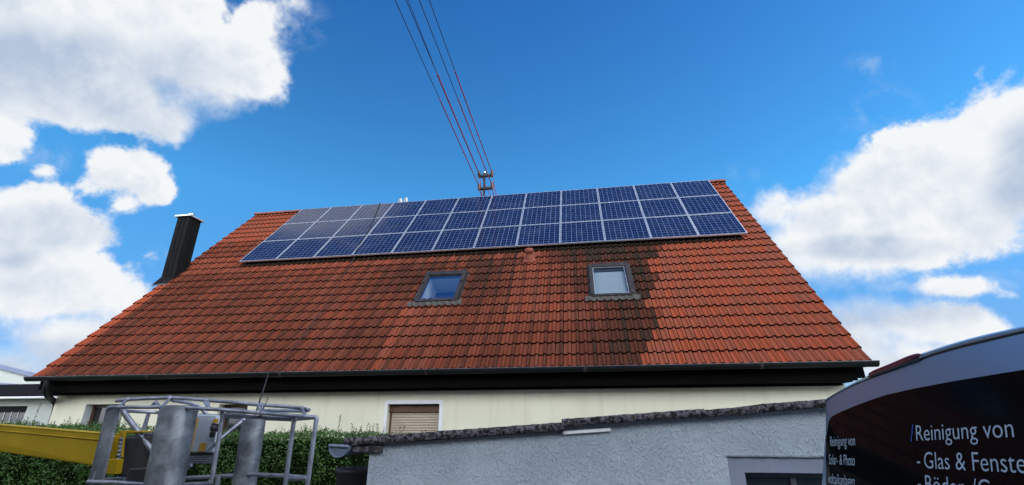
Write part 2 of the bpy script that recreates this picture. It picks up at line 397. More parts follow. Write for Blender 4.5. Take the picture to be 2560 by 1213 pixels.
def m_cells(k):
    p = ocoord(k); s_ = k.n('ShaderNodeSeparateXYZ', {0: p})
    oi = k.n('ShaderNodeObjectInfo').outputs['Random']
    NX, NY, PWD, PHT = 8, 9, 1.118, 1.196
    u = k.m('MULTIPLY_ADD', s_.outputs[0], NX/PWD, NX/2); v = k.m('MULTIPLY_ADD', s_.outputs[1], NY/PHT, NY/2)
    def line(x, w):
        f = k.m('ABSOLUTE', k.m('SUBTRACT', k.m('FRACT', k.m('ADD', x, 0.5)), 0.5))
        return k.ss(f, w, w*0.55)
    lu = line(u, 0.046); lv = line(v, 0.062)
    lb = k.m('MULTIPLY', line(k.m('ADD', u, 0.5), 0.012), 0.30)
    cell = k.n('ShaderNodeCombineXYZ', {0: k.m('FLOOR', u), 1: k.m('FLOOR', v), 2: k.m('MULTIPLY', oi, 57.0)}).outputs[0]
    wn = k.n('ShaderNodeTexWhiteNoise', {0: cell}).outputs[0]
    poly = k.n('ShaderNodeTexVoronoi', {'Vector': k.vm('ADD', p, k.n('ShaderNodeCombineXYZ', {2: k.m('MULTIPLY', oi, 9.0)}).outputs[0]), 'Scale': 38.0}).outputs['Color']
    pg = k.n('ShaderNodeSeparateColor', {0: poly}).outputs[0]
    f = k.m('ADD', k.m('MULTIPLY', wn, 0.55), k.m('ADD', k.m('MULTIPLY', pg, 0.25), k.m('MULTIPLY', oi, 0.2)))
    c = k.mix(f, (0.0015, 0.0040, 0.015), (0.0030, 0.0085, 0.036))
    ln = k.m('MAXIMUM', k.m('MAXIMUM', lu, k.m('MULTIPLY', lv, 0.66)), lb)
    c = k.mix(k.m('MULTIPLY', ln, 0.85), c, (0.125, 0.160, 0.30))
    dirt = k.noise(k.vm('ADD', p, k.n('ShaderNodeCombineXYZ', {2: k.m('MULTIPLY', oi, 30.0)}).outputs[0]), 2.2, 5, 0.6).outputs[0]
    c = k.mix(k.m('MULTIPLY', k.ss(dirt, 0.45, 0.75), 0.05), c, (0.25, 0.26, 0.28))
    return pb(k, c, k.lin(dirt, 0.3, 0.7, 0.06, 0.14), 0, None, 0.30, **{'IOR': 1.5})
M_cells = mat('solar_cells', m_cells)

def m_van(k):
    p = ocoord(k); n = k.noise(p, 300, 2).outputs[0]
    c = k.mix(n, (0.28, 0.43, 0.62), (0.34, 0.49, 0.67))
    return pb(k, c, 0.32, 0.65, None, 0.5, **{'Coat Weight': 0.7, 'Coat Roughness': 0.06})
M_van = mat('silver_blue_van_paint', m_van)
def m_vglass(k):
    p = ocoord(k); n = k.noise(p, 3, 5, 0.6).outputs[0]
    c = k.mix(n, (0.003, 0.0036, 0.0042), (0.007, 0.0085, 0.0095))
    return pb(k, c, k.lin(n, 0.3, 0.7, 0.04, 0.10), 0, None, 0.055)
M_vglass = mat('tinted_rear_glass', m_vglass)
M_letter = simple('pale_lettering', (0.50, 0.58, 0.64), 0.5, var=0.04)
M_blueletter = simple('blue_slash', (0.015, 0.075, 0.36), 0.5, var=0.05)
M_brake = simple('dark_red_lens', (0.13, 0.010, 0.026), 0.2, var=0.25, scale=12)
M_tyre = simple('tyre_rubber', (0.015, 0.015, 0.015), 0.8)
def m_ground(k):
    p = ocoord(k); n = k.noise(p, 0.6, 6, 0.6).outputs[0]; f = k.noise(p, 60, 4).outputs[0]
    c = k.mix(k.ss(n, 0.4, 0.6), (0.10, 0.10, 0.098), (0.14, 0.138, 0.132))
    return pb(k, c, 0.9, 0, bump(k, f, 0.5, 0.01), 0.2)
M_ground = mat('gravel_yard', m_ground)
def m_grass(k):
    p = ocoord(k); n = k.noise(p, 0.8, 6, 0.6).outputs[0]
    return pb(k, k.mix(n, (0.03, 0.06, 0.015), (0.06, 0.10, 0.03)), 0.9, 0, bump(k, k.noise(p, 40, 4).outputs[0], 0.6, 0.02), 0.1)
M_grass = mat('lawn', m_grass)

# ------------------------------------------------------------------ ground
g = MB(); g.add([(-2500, -2500, -0.004), (2500, -2500, -0.004), (2500, 2500, -0.004), (-2500, 2500, -0.004)], [(0, 1, 2, 3)])
struct(g.build('ground', M_grass))
g = MB(); g.add([(-14, -6, 0), (9, -6, 0), (9, 6.4, 0), (-14, 6.4, 0)], [(0, 1, 2, 3)])
struct(g.build('driveway', M_ground))
g = MB(); g.add([(-13, 8.2, 0.0), (6, 8.2, 0.0), (6, 9.09, 0.0), (-13, 9.09, 0.0)], [(0, 1, 2, 3)])  # unseen pale strip, added to bounce light up onto the facade
struct(g.build('bounce_path', simple('pale_bounce_path', (0.5, 0.49, 0.46), 0.9, var=0.1)))

# ------------------------------------------------------------------ house
TH = 0.85320; CT, ST = cos(TH), sin(TH)
EX0, EX1, EY, EZ, RL = -11.68, 4.60, 8.72, 2.947, 8.268
RY, RZ = EY+RL*CT, EZ+RL*ST
WX0, WX1, WY, WZ = -11.37, 4.28, 9.10, 2.66
BY = 2*RY-WY
def RP(x, s, n=0.0): return V((x, EY+s*CT-n*ST, EZ+s*ST+n*CT))      # point on the front roof slope
house = thing('house', 'long cream house under a steep weathered red tiled roof carrying solar panels', 'house', (-3.5, RY, 0))

# front wall with openings
def wall_front(mb, x0, x1, z0, z1, y, holes, depth):
    xs = sorted({x0, x1, *[h[0] for h in holes], *[h[1] for h in holes]})
    zs = sorted({z0, z1, *[h[2] for h in holes], *[h[3] for h in holes]})
    for i in range(len(xs)-1):
        for j in range(len(zs)-1):
            cx, cz = (xs[i]+xs[i+1])/2, (zs[j]+zs[j+1])/2
            if any(h[0] < cx < h[1] and h[2] < cz < h[3] for h in holes): continue
            mb.add([(xs[i], y, zs[j]), (xs[i+1], y, zs[j]), (xs[i+1], y, zs[j+1]), (xs[i], y, zs[j+1])], [(0, 1, 2, 3)])
    for (a, b, c, d) in holes:
        mb.add([(a, y, c), (a, y+depth, c), (a, y+depth, d), (a, y, d)], [(0, 1, 2, 3)])
        mb.add([(b, y, c), (b, y+depth, c), (b, y+depth, d), (b, y, d)], [(0, 1, 2, 3)])
        mb.add([(a, y, d), (b, y, d), (b, y+depth, d), (a, y+depth, d)], [(0, 1, 2, 3)])
        mb.add([(a, y, c), (b, y, c), (b, y+depth, c), (a, y+depth, c)], [(0, 1, 2, 3)])
w3a, w3b = at(970, 1011, WY).x, at(1099, 1011, WY).x
HOLES = [(-10.58, -9.62, 1.15, 2.43), (-7.43, -6.78, 1.15, 2.41), (w3a, w3b, 1.15, 2.385), (-1.1, 0.1, 1.15, 2.0), (2.0, 3.0, 0.05, 2.05)]
mb = MB(); wall_front(mb, WX0, WX1, -0.01, WZ+0.05, WY, HOLES, 0.22)
mb.add([(WX0, BY, 0), (WX1, BY, 0), (WX1, BY, WZ), (WX0, BY, WZ)], [(0, 1, 2, 3)])
for x in (WX0, WX1):
    zt = lambda y: EZ+(y-EY)*ST/CT-0.12
    mb.add([(x, WY, 0), (x, BY, 0), (x, BY, zt(WY)), (x, RY, zt(RY)), (x, WY, zt(WY))], [(0, 1, 2, 3, 4)])
mb.build('wall', M_plaster, house)

def window(x0, x1, z0, z1, y, fm, shutter=False, mull=False, fw=0.06):
    m = MB()
    m.bb((x0, y, z0), (x0+fw, y+0.06, z1)); m.bb((x1-fw, y, z0), (x1, y+0.06, z1))
    m.bb((x0+fw, y, z1-fw), (x1-fw, y+0.06, z1)); m.bb((x0+fw, y, z0), (x1-fw, y+0.06, z0+fw))
    if mull: m.bb(((x0+x1)/2-0.03, y, z0+fw), ((x0+x1)/2+0.03, y+0.06, z1-fw))
    f = m.build('window', fm, house, 0.004)
    p = MB(); p.bb((x0+fw, y+0.03, z0+fw), (x1-fw, y+0.045, z1-fw)); p.build('pane', M_darkglass, f)
    return f
window(-10.57, -9.63, 1.16, 2.425, WY+0.16, M_brownframe)
window(-7.42, -6.79, 1.16, 2.405, WY+0.16, M_brownwood)
window(-1.09, 0.09, 1.16, 1.99, WY+0.16, M_brownframe, mull=True)
# the shuttered window with a painted white surround
f = window(w3a+0.003, w3b-0.003, 1.155, 2.38, WY+0.14, M_brownwood, fw=0.055)
m = MB(); m.bb((w3a+0.003, WY+0.085, 2.235), (w3b-0.003, WY+0.137, 2.372)); m.build('shutter_box', M_brownframe, f, 0.004)
m = MB(); z = 2.232
while z > 1.2:
    n = 5; pr = [(0.012*sin(pi*i/n), -0.044*i/n) for i in range(n+1)]
    for i in range(n):
        (d0, h0), (d1, h1) = pr[i], pr[i+1]; y0 = WY+0.128
        m.add([(w3a+0.05, y0-d0, z+h0), (w3b-0.04, y0-d0, z+h0), (w3b-0.04, y0-d1, z+h1), (w3a+0.05, y0-d1, z+h1)], [(0, 1, 2, 3)], False)
    z -= 0.047
m.build('roller_shutter', M_slat, f)
bo = 0.062
m = MB(); a0, a1 = at(963, 1011, WY).x, at(1107, 1011, WY).x
m.bb((a0, WY-0.006, 1.1), (w3a, WY, 2.385)); m.bb((w3b, WY-0.006, 1.1), (a1, WY, 2.385)); m.bb((a0, WY-0.006, 2.385), (a1, WY, 2.45))
m.build('window_surround', M_white, f)
m = MB()
for (a, b, c, d) in HOLES[:1]:
    m.bb((a, WY+0.003, c), (a+0.006, WY+0.158, d-0.002))
m.build('reveal', M_reveal, house)
m = MB(); m.bb((2.01, WY+0.15, 0.05), (2.99, WY+0.2, 2.045)); dr = m.build('door', M_brownwood, house, 0.004)
m = MB(); m.tube([(2.12, WY+0.15, 1.0), (2.12, WY+0.10, 1.0), (2.24, WY+0.10, 1.0)], 0.011); m.build('handle', M_silver, dr)
m = MB(); m.bb((WX0+0.02, WY+0.24, 0.02), (WX1-0.02, BY-0.02, WZ)); m.build('inner_floor', M_dark, house)

# --- tiles: real waved courses
PER = 0.152; EXPO = 0.3349
NW = int(round((EX1-EX0)/PER)); PER = (EX1-EX0)/NW
NR = 25
SKY1 = (-3.83, -2.82, 2.10, 3.41); SKY2 = (0.16, 1.06, 2.04, 3.41)
def wave(u):
    u = u % 1.0
    if u < 0.42: return 0.003*sin(pi*u/0.42)
    if u < 0.45: return 0.0
    if u < 0.90: return 0.036*max(0.0, sin(pi*(u-0.45)/0.45))**0.8
    return -0.008
def interp(x, pts):
    if x <= pts[0][0]: return pts[0][1]
    for (a, b), (c, d) in zip(pts, pts[1:]):
        if x <= c: return b+(d-b)*(x-a)/(c-a)
    return pts[-1][1]
AXA, AXB = -9.69, 4.06
BOUND = [(0, 0.80), (0.335, 0.95), (0.67, 1.25), (1.0, 1.34), (1.9, 1.35), (2.3, 1.55), (2.8, 1.60), (3.3, 1.62), (4.0, 1.85), (4.5, 1.98)]
def fbm(x, y, z=0.0): return mnoise.fractal(V((x, y, z)), 0.7, 2.0, 4)
def tile_tone(i, r):
    x = EX0+(i+0.5)*PER; s = (r+0.5)*EXPO
    rnd = random.random(); tj = mnoise.noise(V((i//2*7.31, r*5.17, 1.7)))*0.5
    colst = mnoise.noise(V((i//2*0.63, 0.5, r*0.06)))
    nz = fbm(x*0.5, s*0.5, 3.1); nz2 = fbm(x*2.2, s*0.6, 9.7)
    jag = 0.22*fbm(r*1.7, 0.3, 5.5)
    if s > 4.46 and AXA < x < AXB: return 1.0, 0.2*rnd, 0.95          # dirt and the panels' shade painted into the tile colour
    if x > interp(s, BOUND)+jag or (x > 3.9):
        dark = 0.10+0.10*rnd+0.05*nz; moss_shade = 0.0
        if x < interp(s, BOUND)+jag+0.16: dark += 0.15*rnd
        return dark, rnd, moss_shade
    bx = interp(s, BOUND)
    if s > 4.9:                                   # slope beside the panels on the left
        dark = 0.22+0.13*nz+0.10*rnd+(0.28 if s < 6.1 else 0.0); return max(0, dark), rnd, 0.0
    if x < -11.37 and s < 3.6:
        return (0.05+0.28*max(0, 1.6-s)/1.6, 0.9, 0.0)
    if x < -11.2 and s < 3.6: return (0.75, 0.3, 0.45)
    dark = 0.66+0.16*nz+0.12*nz2+0.16*(rnd-0.5)+0.22*tj; moss_shade = 0.06+0.2*max(0, nz)
    dark += 0.10*max(0, min(1, (1.7-s)/1.7))*(1 if x < -4.5 else 0.5)
    if x > -4.4:                                  # between and below the skylights: orange, streaky
        dark = 0.60+0.16*nz+0.30*colst+0.26*(rnd-0.5)+0.28*tj; moss_shade = 0.14+0.35*max(0, colst)+0.2*max(0, tj)
        if s < 1.2: dark += 0.12
    def blob(cx, cs, rx, rs): return max(0, 1-sqrt(((x-cx)/rx)**2+((s-cs)/rs)**2))
    k1 = max(blob(-4.3, 3.3, 1.2, 1.5), blob(-3.1, 4.0, 1.9, 0.9), blob(-2.5, 3.0, 0.9, 1.3), blob(-4.6, 1.4, 0.8, 1.6)*0.6)
    dark += 0.50*k1*(1+1.1*tj); moss_shade += 0.42*k1*(0.4+0.9*rnd+0.8*tj)
    k2 = max(blob(0.5, 4.1, 1.7, 0.8), blob(bx-0.35, 2.9, 0.75, 2.2), blob(bx-0.45, 1.2, 0.7, 1.7), blob(-0.1, 2.8, 0.5, 1.4)*0.5, blob(0.3, 0.6, 1.3, 0.8)*0.5)
    e_ = max(0, 1-(bx-x)/1.1) if x < bx else 0.0
    k2 = max(k2, 0.75*e_*(1 if s > 0.4 else 0.5))
    dark += 0.70*k2*(1+0.8*tj); moss_shade += 0.85*k2*(0.4+0.6*rnd+0.9*tj)
    if s > 3.95 and x < -1.0:                     # bright run-off band under the panels
        dark -= 0.26; moss_shade += 0.06
    if -4.02 < x < -3.75 and s < 1.9: moss_shade += 0.25; dark -= 0.1
    return max(0, min(1, dark)), rnd, max(0, min(1, moss_shade))
def roof_mesh():
    vs = []; fs = []; cols = []
    SEG = 8
    us = [0.0, 0.20, 0.40, 0.50, 0.58, 0.68, 0.78, 0.86, 0.915]
    for r in range(NR):
        s0 = r*EXPO; s1 = min(RL-0.01, (r+1)*EXPO+0.05)
        if s0 >= RL-0.05: continue
        sag = [0.004*mnoise.noise(V((i*0.07, r*1.3, 2))) for i in range(NW+1)]
        for i in range(NW):
            cx = EX0+(i+0.5)*PER; cs = s0+EXPO*0.5
            if any(a+0.05 < cx < b-0.05 and c+0.12 < cs < d-0.10 for (a, b, c, d) in (SKY1, SKY2)): continue
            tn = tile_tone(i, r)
            tile = i//2
            jr = (hash((tile*7919+r*104729) & 0xffff) % 1000)/1000.0
            lift = 0.004*(jr-0.5)+sag[i]; slip = 0.007*((jr*7.3) % 1-0.5)
            b = len(vs); uu = us+[1.0]
            for q, u in enumerate(uu):
                x = EX0+(i+u)*PER; w = wave(u) if q < len(us) else -0.008
                n0 = 0.047+lift+w; n1 = 0.004+w
                vs.append(RP(x, s0+slip, n0-0.043)); vs.append(RP(x, s0+slip, n0-0.003)); vs.append(RP(x, s0+slip+0.006, n0)); vs.append(RP(x, s1, n1))
            for q in range(len(uu)-1):
                for j in range(3):
                    a0 = b+q*4+j; fs.append((a0, a0+4, a0+5, a0+1))
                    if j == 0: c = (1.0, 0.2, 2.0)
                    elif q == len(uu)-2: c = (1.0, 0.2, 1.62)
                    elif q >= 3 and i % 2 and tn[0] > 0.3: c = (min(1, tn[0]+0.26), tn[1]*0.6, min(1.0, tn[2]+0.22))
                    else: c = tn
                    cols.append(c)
    o0 = origin(house)
    me = bpy.data.meshes.new('roof'); me.from_pydata([tuple(p-o0) for p in vs], [], fs); me.materials.append(M_tile)
    me.polygons.foreach_set('use_smooth', [True]*len(fs))
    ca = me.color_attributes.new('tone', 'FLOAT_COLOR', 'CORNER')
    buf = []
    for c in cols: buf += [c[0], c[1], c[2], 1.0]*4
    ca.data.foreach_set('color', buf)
    me.update()
    o = bpy.data.objects.new('roof', me); COL.objects.link(o); o.parent = house
    md = o.modifiers.new('split', 'EDGE_SPLIT'); md.split_angle = radians(50)
    return o
roof = roof_mesh()
# under-roof deck (with the skylight openings left free), rear slope, verge boards, ridge
m = MB()
xs = [EX0+0.02, SKY1[0]+0.06, SKY1[1]-0.06, SKY2[0]+0.06, SKY2[1]-0.06, EX1-0.02]
for i in range(5):
    for (s0, s1) in ((0.03, SKY1[2]+0.08), (SKY1[2]+0.08, SKY1[3]-0.08), (SKY1[3]-0.08, RL-0.02)):
        if i in (1, 3) and s0 > 1 and s1 < 4: continue
        a, b = xs[i], xs[i+1]
        m.add([RP(a, s0, -0.03), RP(b, s0, -0.03), RP(b, s1, -0.03), RP(a, s1, -0.03)], [(0, 1, 2, 3)])
m.build('roof_deck', M_dark, roof)
m = MB()
def BP(x, s, n=0.0): p = RP(x, s, n); return V((p.x, 2*RY-p.y, p.z))
m.add([BP(EX0, 0, .03), BP(EX1, 0, .03), BP(EX1, RL, .03), BP(EX0, RL, .03)], [(0, 1, 2, 3)])
m.build('rear_slope', M_ridge, roof)
m = MB()
for x in (EX0+0.012, EX1-0.04):
    for fn in (RP, BP):
        m = MB(); m.quadbox([fn(x, 0.05, -0.12), fn(x, RL-0.08, -0.12), fn(x, RL-0.08, 0.0), fn(x, 0.05, 0.0)], (0.028, 0, 0)); m.build('verge_board', M_black, roof)
m = MB()
x = EX0; i = 0
while x < EX1-0.05:
    L = min(0.40, EX1-x); r = 0.105+0.008*(i % 2)
    ring = lambda xx, rr: [V((xx, RY+rr*1.15*cos(t), RZ+0.005+rr*sin(t)*0.8)) for t in [pi*j/10-0.15+0.3*(j/10) for j in range(11)]]
    a = ring(x, 0.115); b = ring(x+L+0.03, 0.104)
    m.add(a+b, [(j, j+1, j+12, j+11) for j in range(10)], True); m.add(a, [list(range(11))])
    if x+L >= EX1-0.05: m.add(b, [list(range(11))])
    x += L; i += 1
m.build('ridge_tiles', M_ridge, roof)
# loose new verge tiles' dark underside comes from the verge board; soffit and fascia
m = MB()
m.bb((EX0+0.28, 8.80, 2.68), (EX1-0.24, 8.83, 2.93)); m.bb((EX0+0.30, 8.80, WZ), (EX1-0.32, WY-0.002, WZ+0.018)); m.bb((EX0+0.1, 8.835, 2.72), (EX1-0.1, 8.86, 2.92))
m.bb((EX0+0.30, 8.98, 2.62), (EX1-0.40, WY-0.003, WZ-0.001))
m.build('soffit', M_black, house)
# gutter: half round with bead, brackets and an outlet bend at the left end
GX0, GX1, GY, GZ, GR = at(66, 950, 8.62).x, EX1+0.02, 8.635, 2.955, 0.082
m = MB()
def gut(xa, xb, rr=GR):
    n = 14; A = []; B = []
    for j in range(n+1):
        t = pi+pi*j/n; A.append(V((xa, GY+rr*cos(t), GZ+rr*sin(t)))); B.append(V((xb, GY+rr*cos(t), GZ+rr*sin(t))))
    m.add(A+B, [(j, j+1, n+2+j, n+1+j) for j in range(n)], True)
    A2 = [V((xa, GY+(p.y-GY)*0.95, GZ+(p.z-GZ)*0.95)) for p in A]; B2 = [V((xb, p.y, p.z)) for p in A2]
    m.add(A2+B2, [(j, j+1, n+2+j, n+1+j) for j in range(n)], True)
    m.add(A, [list(range(n+1))]); m.add(B, [list(range(n+1))])
gut(GX0, GX1)
gut_o = m.build('gutter', M_gutter, house)
m = MB(); m.tube([(GX0, GY-GR, GZ+0.004), (GX1, GY-GR, GZ+0.004)], 0.010, 8); m.build('bead', M_gutterrim, gut_o)
x = GX0+0.5
while x < GX1:
    m = MB(); n = 10; ps = [V((x, GY+(GR+0.004)*cos(pi+pi*j/n), GZ+(GR+0.004)*sin(pi+pi*j/n))) for j in range(n+1)]
    for a, b in zip(ps, ps[1:]): m.add([a, b, b+V((0.02, 0, 0)), a+V((0.02, 0, 0))], [(0, 1, 2, 3)], True)
    m.build('bracket', M_gutter, gut_o); x += 0.82
for x in [GX0+2.9*q for q in range(1, 6)]:
    m = MB(); n = 12; A = [V((x, GY+(GR+0.003)*cos(pi+pi*j/n), GZ+(GR+0.003)*sin(pi+pi*j/n))) for j in range(n+1)]
    B = [p+V((0.05, 0, 0)) for p in A]; m.add(A+B, [(j, j+1, n+2+j, n+1+j) for j in range(n)], True); m.build('joint_sleeve', M_gutterrim, gut_o)
m = MB()
dx = at(113, 975, 8.64).x
m.tube([(dx, GY, GZ-0.05), (dx, GY, GZ-0.20), (dx-0.02, GY+0.05, GZ-0.29), (dx-0.08, GY+0.15, GZ-0.36), (dx-0.16, GY+0.28, GZ-0.40), (WX0-0.05, WY-0.02, GZ-0.44), (WX0-0.08, WY+0.1, GZ-0.52), (WX0-0.08, WY+0.12, GZ-0.7), (WX0-0.08, WY+0.12, 0.05)], 0.055, 12)
m.build('downpipe', M_gutter, gut_o)

# skylights
def skylight(rect, blind):
    x0, x1, s0, s1 = rect
    root_m = MB()
    def fr(mb, a, b, c, d, n0, n1):               # roof-aligned bar
        mb.quadbox([RP(a, c, n0), RP(b, c, n0), RP(b, d, n0), RP(a, d, n0)], RP(0, 0, n1)-RP(0, 0, n0))
    fw = 0.085; H0, H1 = -0.02, 0.115
    fr(root_m, x0, x0+fw, s0+0.05, s1, H0, H1); fr(root_m, x1-fw, x1, s0+0.05, s1, H0, H1)
    fr(root_m, x0+fw, x1-fw, s1-0.14, s1, H0, H1+0.012); fr(root_m, x0+fw, x1-fw, s0+0.05, s0+0.14, H0, H1-0.015)
    # angled side flashing
    fr(root_m, x0-0.055, x0, s0+0.02, s1+0.03, 0.0, 0.062); fr(root_m, x1, x1+0.055, s0+0.02, s1+0.03, 0.0, 0.062)
    w = root_m.build('skylight', M_skyframe, house, 0.006)
    m = MB()                                      # covers sitting on the frame
    fr(m, x0-0.004, x0+fw*0.72, s0+0.08, (s0+s1)/2+0.08 if not blind else s1-0.12, H1, H1+0.022)
    fr(m, x1-fw*0.72, x1+0.004, s0+0.08, (s0+s1)/2+0.08 if not blind else s1-0.12, H1, H1+0.022)
    if not blind:
        fr(m, x0-0.001, x0+fw*0.9, (s0+s1)/2+0.13, s1+0.004, H1+0.013, H1+0.034); fr(m, x1-fw*0.9, x1+0.001, (s0+s1)/2+0.13, s1+0.004, H1+0.013, H1+0.034)
    fr(m, x0+fw*0.4, x1-fw*0.4, s0+0.03, s0+0.10, H1-0.05, H1+0.01)
    m.build('cover_strip', M_skyframe, w, 0.005)
    m = MB(); gx0, gx1, gs0, gs1 = x0+fw, x1-fw, s0+0.14, s1-0.14
    m.add([RP(gx0, gs0, 0.085), RP(gx1, gs0, 0.085), RP(gx1, gs1, 0.085), RP(gx0, gs1, 0.085)], [(0, 1, 2, 3)])
    m.build('pane', M_glass_clear if blind else M_glass, w)
    m = MB()
    e = 0.001
    for (a, b, c, d) in ((gx0, gx0+0.016, gs0, gs1), (gx1-0.016, gx1, gs0, gs1), (gx0+0.016, gx1-0.016, gs1-0.016, gs1), (gx0+0.016, gx1-0.016, gs0, gs0+0.012)):
        fr(m, a, b, c, d, 0.0865, 0.098 if blind else 0.091)
    m.build('glazing_bead', M_alu if blind else M_skyframe, w)
    if blind:
        m = MB(); m.add([RP(gx0, gs0, 0.02), RP(gx1, gs0, 0.02), RP(gx1, gs1-0.07, 0.02), RP(gx0, gs1-0.07, 0.02)], [(0, 1, 2, 3)])
        m.build('blind', simple('grey_blue_blind', (0.18, 0.205, 0.225), 0.8, var=0.05), w)
        m = MB(); fr(m, gx0, gx1, gs1-0.10, gs1, 0.01, 0.05); m.build('blind_roll', M_skyframe, w)
    # plastered lining going straight in and down, open to the dark room
    m = MB(); D = V((0, 0.55, -0.22)) if not blind else V((0, 0.1, -0.1))
    A = [RP(gx0, gs0, 0.0), RP(gx1, gs0, 0.0), RP(gx1, gs1, 0.0), RP(gx0, gs1, 0.0)]; B = [p+D for p in A]
    for i in range(4): m.add([A[i], A[(i+1) % 4], B[(i+1) % 4], B[i]], [(0, 1, 2, 3)])
    m.build('lining', M_reveal, w)
    m = MB(); C2 = [p+D*1.02 for p in A]; m.add(C2, [(0, 1, 2, 3)]); m.build('room_void', M_dark, w)
    # lead apron dressed over the tiles below
    m = MB(); n = 56; rows = [(s0+0.055, 0.095), (s0+0.0, 0.09), (s0-0.035, 0.066), (s0-0.075, 0.058)]
    vs = []
    for j, (s, nn) in enumerate(rows):
        for i in range(n+1):
            x = x0-0.13+(x1-x0+0.26)*i/n; w_ = wave((x-EX0)/PER)
            jag = 0.02*mnoise.noise(V((x*6, j, x0))) if j == 3 else 0
            vs.append(RP(x, s+jag, nn+(w_ if j > 1 else 0.4*w_)))
    m.add(vs, [(j*(n+1)+i, j*(n+1)+i+1, (j+1)*(n+1)+i+1, (j+1)*(n+1)+i) for j in range(3) for i in range(n)], True)
    m.build('apron', M_lead, w)
skylight(SKY1, False); skylight(SKY2, True)

# roof ventilation tile
m = MB()
vx, vs_ = -1.30, 3.86
vb = RP(vx, vs_+0.04, 0.045)
m.prism([RP(vx-0.15, vs_-0.10, 0.04), RP(vx+0.15, vs_-0.10, 0.04), RP(vx+0.13, vs_+0.30, 0.045), RP(vx-0.13, vs_+0.30, 0.045)], RP(0, 0, 0.03)-RP(0, 0, 0))
ax = (V((0, -0.35, 1))).normalized()
m.lathe([(0.105, -0.05), (0.10, 0.06), (0.085, 0.10), (0.085, 0.17), (0.105, 0.175), (0.11, 0.25), (0.09, 0.285), (0.0, 0.30)], vb, ax, 18)
m.build('vent_tile', M_newclay, house)

# chimney outside the left gable
CX0, CX1, CY0, CY1, CZT = -11.815, -11.402, 11.19, 11.62, 7.80
m = MB(); m.bb((CX0, CY0, 0.0), (CX1, CY1, CZT))
chim = m.build('chimney', M_slate, house, 0.006)
for q in (0.33, 0.67):
    xx = CX0+(CX1-CX0)*q; yy = CY0+(CY1-CY0)*q
    m = MB(); m.bb((xx-0.004, CY0-0.012, 5.6), (xx+0.004, CY0-0.0005, CZT)); m.build('cladding_seam', M_slate, chim)
    m = MB(); m.bb((CX1+0.0005, yy-0.004, 5.6), (CX1+0.012, yy+0.004, CZT)); m.build('cladding_seam', M_slate, chim)
m = MB(); m.bb((CX0-0.06, CY0-0.06, CZT+0.001), (CX1+0.06, CY1+0.06, CZT+0.055)); m.build('chimney_cap', M_alu, chim, 0.008)
m = MB(); m.lathe([(0.085, 0.0), (0.085, 0.10), (0.092, 0.105), (0.092, 0.125), (0.07, 0.13)], ((CX0+CX1)/2+0.02, (CY0+CY1)/2, CZT+0.055), seg=20); m.build('flue', M_silver, chim)
m = MB()
sb = (CY0-EY)/CT
m.add([RP(CX0-0.06, sb-0.16, 0.055), RP(CX1+0.0, sb-0.16, 0.055), V((CX1, CY0-0.006, RP(0, sb, 0).z+0.16)), V((CX0, CY0-0.006, RP(0, sb, 0).z+0.16))], [(0, 1, 2, 3)])
m.add([RP(CX0-0.07, sb-0.10, 0.02), RP(CX0-0.05, sb-0.16, 0.055), V((CX0, CY0-0.006, RP(0, sb, 0).z+0.16)), V((CX0-0.005, CY1, RP(0, sb, 0).z+0.5))], [(0, 1, 2, 3)])
m.build('flashing', M_slate, chim)
m = MB(); m.add([RP(CX0-0.05, sb-0.24, 0.05), RP(CX1+0.02, sb-0.24, 0.06), RP(CX1+0.02, sb-0.15, 0.066), RP(CX0-0.05, sb-0.15, 0.05)], [(0, 1, 2, 3)]); m.build('apron', M_lead, chim)

# two bent bright steel vent pipes behind the ridge
for (px, hgt, fl) in ((1002, 499, -1), (1016, 497, 1)):
    c = at(px, hgt, RY+0.42)
    m = MB()
    pts = [V((c.x-0.05, c.y, RZ-0.7)), V((c.x-0.05, c.y, c.z-0.13))]
    for q in range(1, 12):
        t = pi*q/11; pts.append(V((c.x-0.05*cos(t), c.y-0.03*(1-cos(t)), c.z-0.13+0.13*sin(t))))
    pts.append(V((c.x+0.05, c.y-0.06, c.z-0.22)))
    m.tube(pts, 0.040, 14)
    m.build('vent_pipe', simple('dull_zinc', (0.42, 0.44, 0.46), 0.5, 0.2), house)

# ------------------------------------------------------------------ solar panels
AX0, PNW, AS0, PNH = -9.712, 1.14868, 4.419, 1.22705
def make_panel():
    root = bpy.data.objects.new('solar_panel', None); COL.objects.link(root)
    root.rotation_euler = (TH, 0, 0); root.empty_display_size = 0.2
    hw, hh, b = PNW/2-0.006, PNH/2-0.006, 0.022
    m = MB()
    m.bb((-hw, -hh, -0.02), (-hw+b, hh, 0.02)); m.bb((hw-b, -hh, -0.02), (hw, hh, 0.02))
    m.bb((-hw+b, hh-b, -0.02), (hw-b, hh, 0.0195)); m.bb((-hw+b, -hh, -0.02), (hw-b, -hh+b, 0.0195))
    m.build('frame', M_alu, root)
    m = MB(); m.bb((-hw+b, -hh+b, 0.004), (hw-b, hh-b, 0.0145)); m.build('cell_sheet', M_cells, root)
    return root
proto = make_panel()
ORD = ['leftmost', 'second from the left', 'third from the left', 'fourth from the left', 'fifth from the left', 'sixth from the left',
       'sixth from the right', 'fifth from the right', 'fourth from the right', 'third from the right', 'second from the right', 'rightmost']
ROWN = ['bottom', 'middle', 'top']
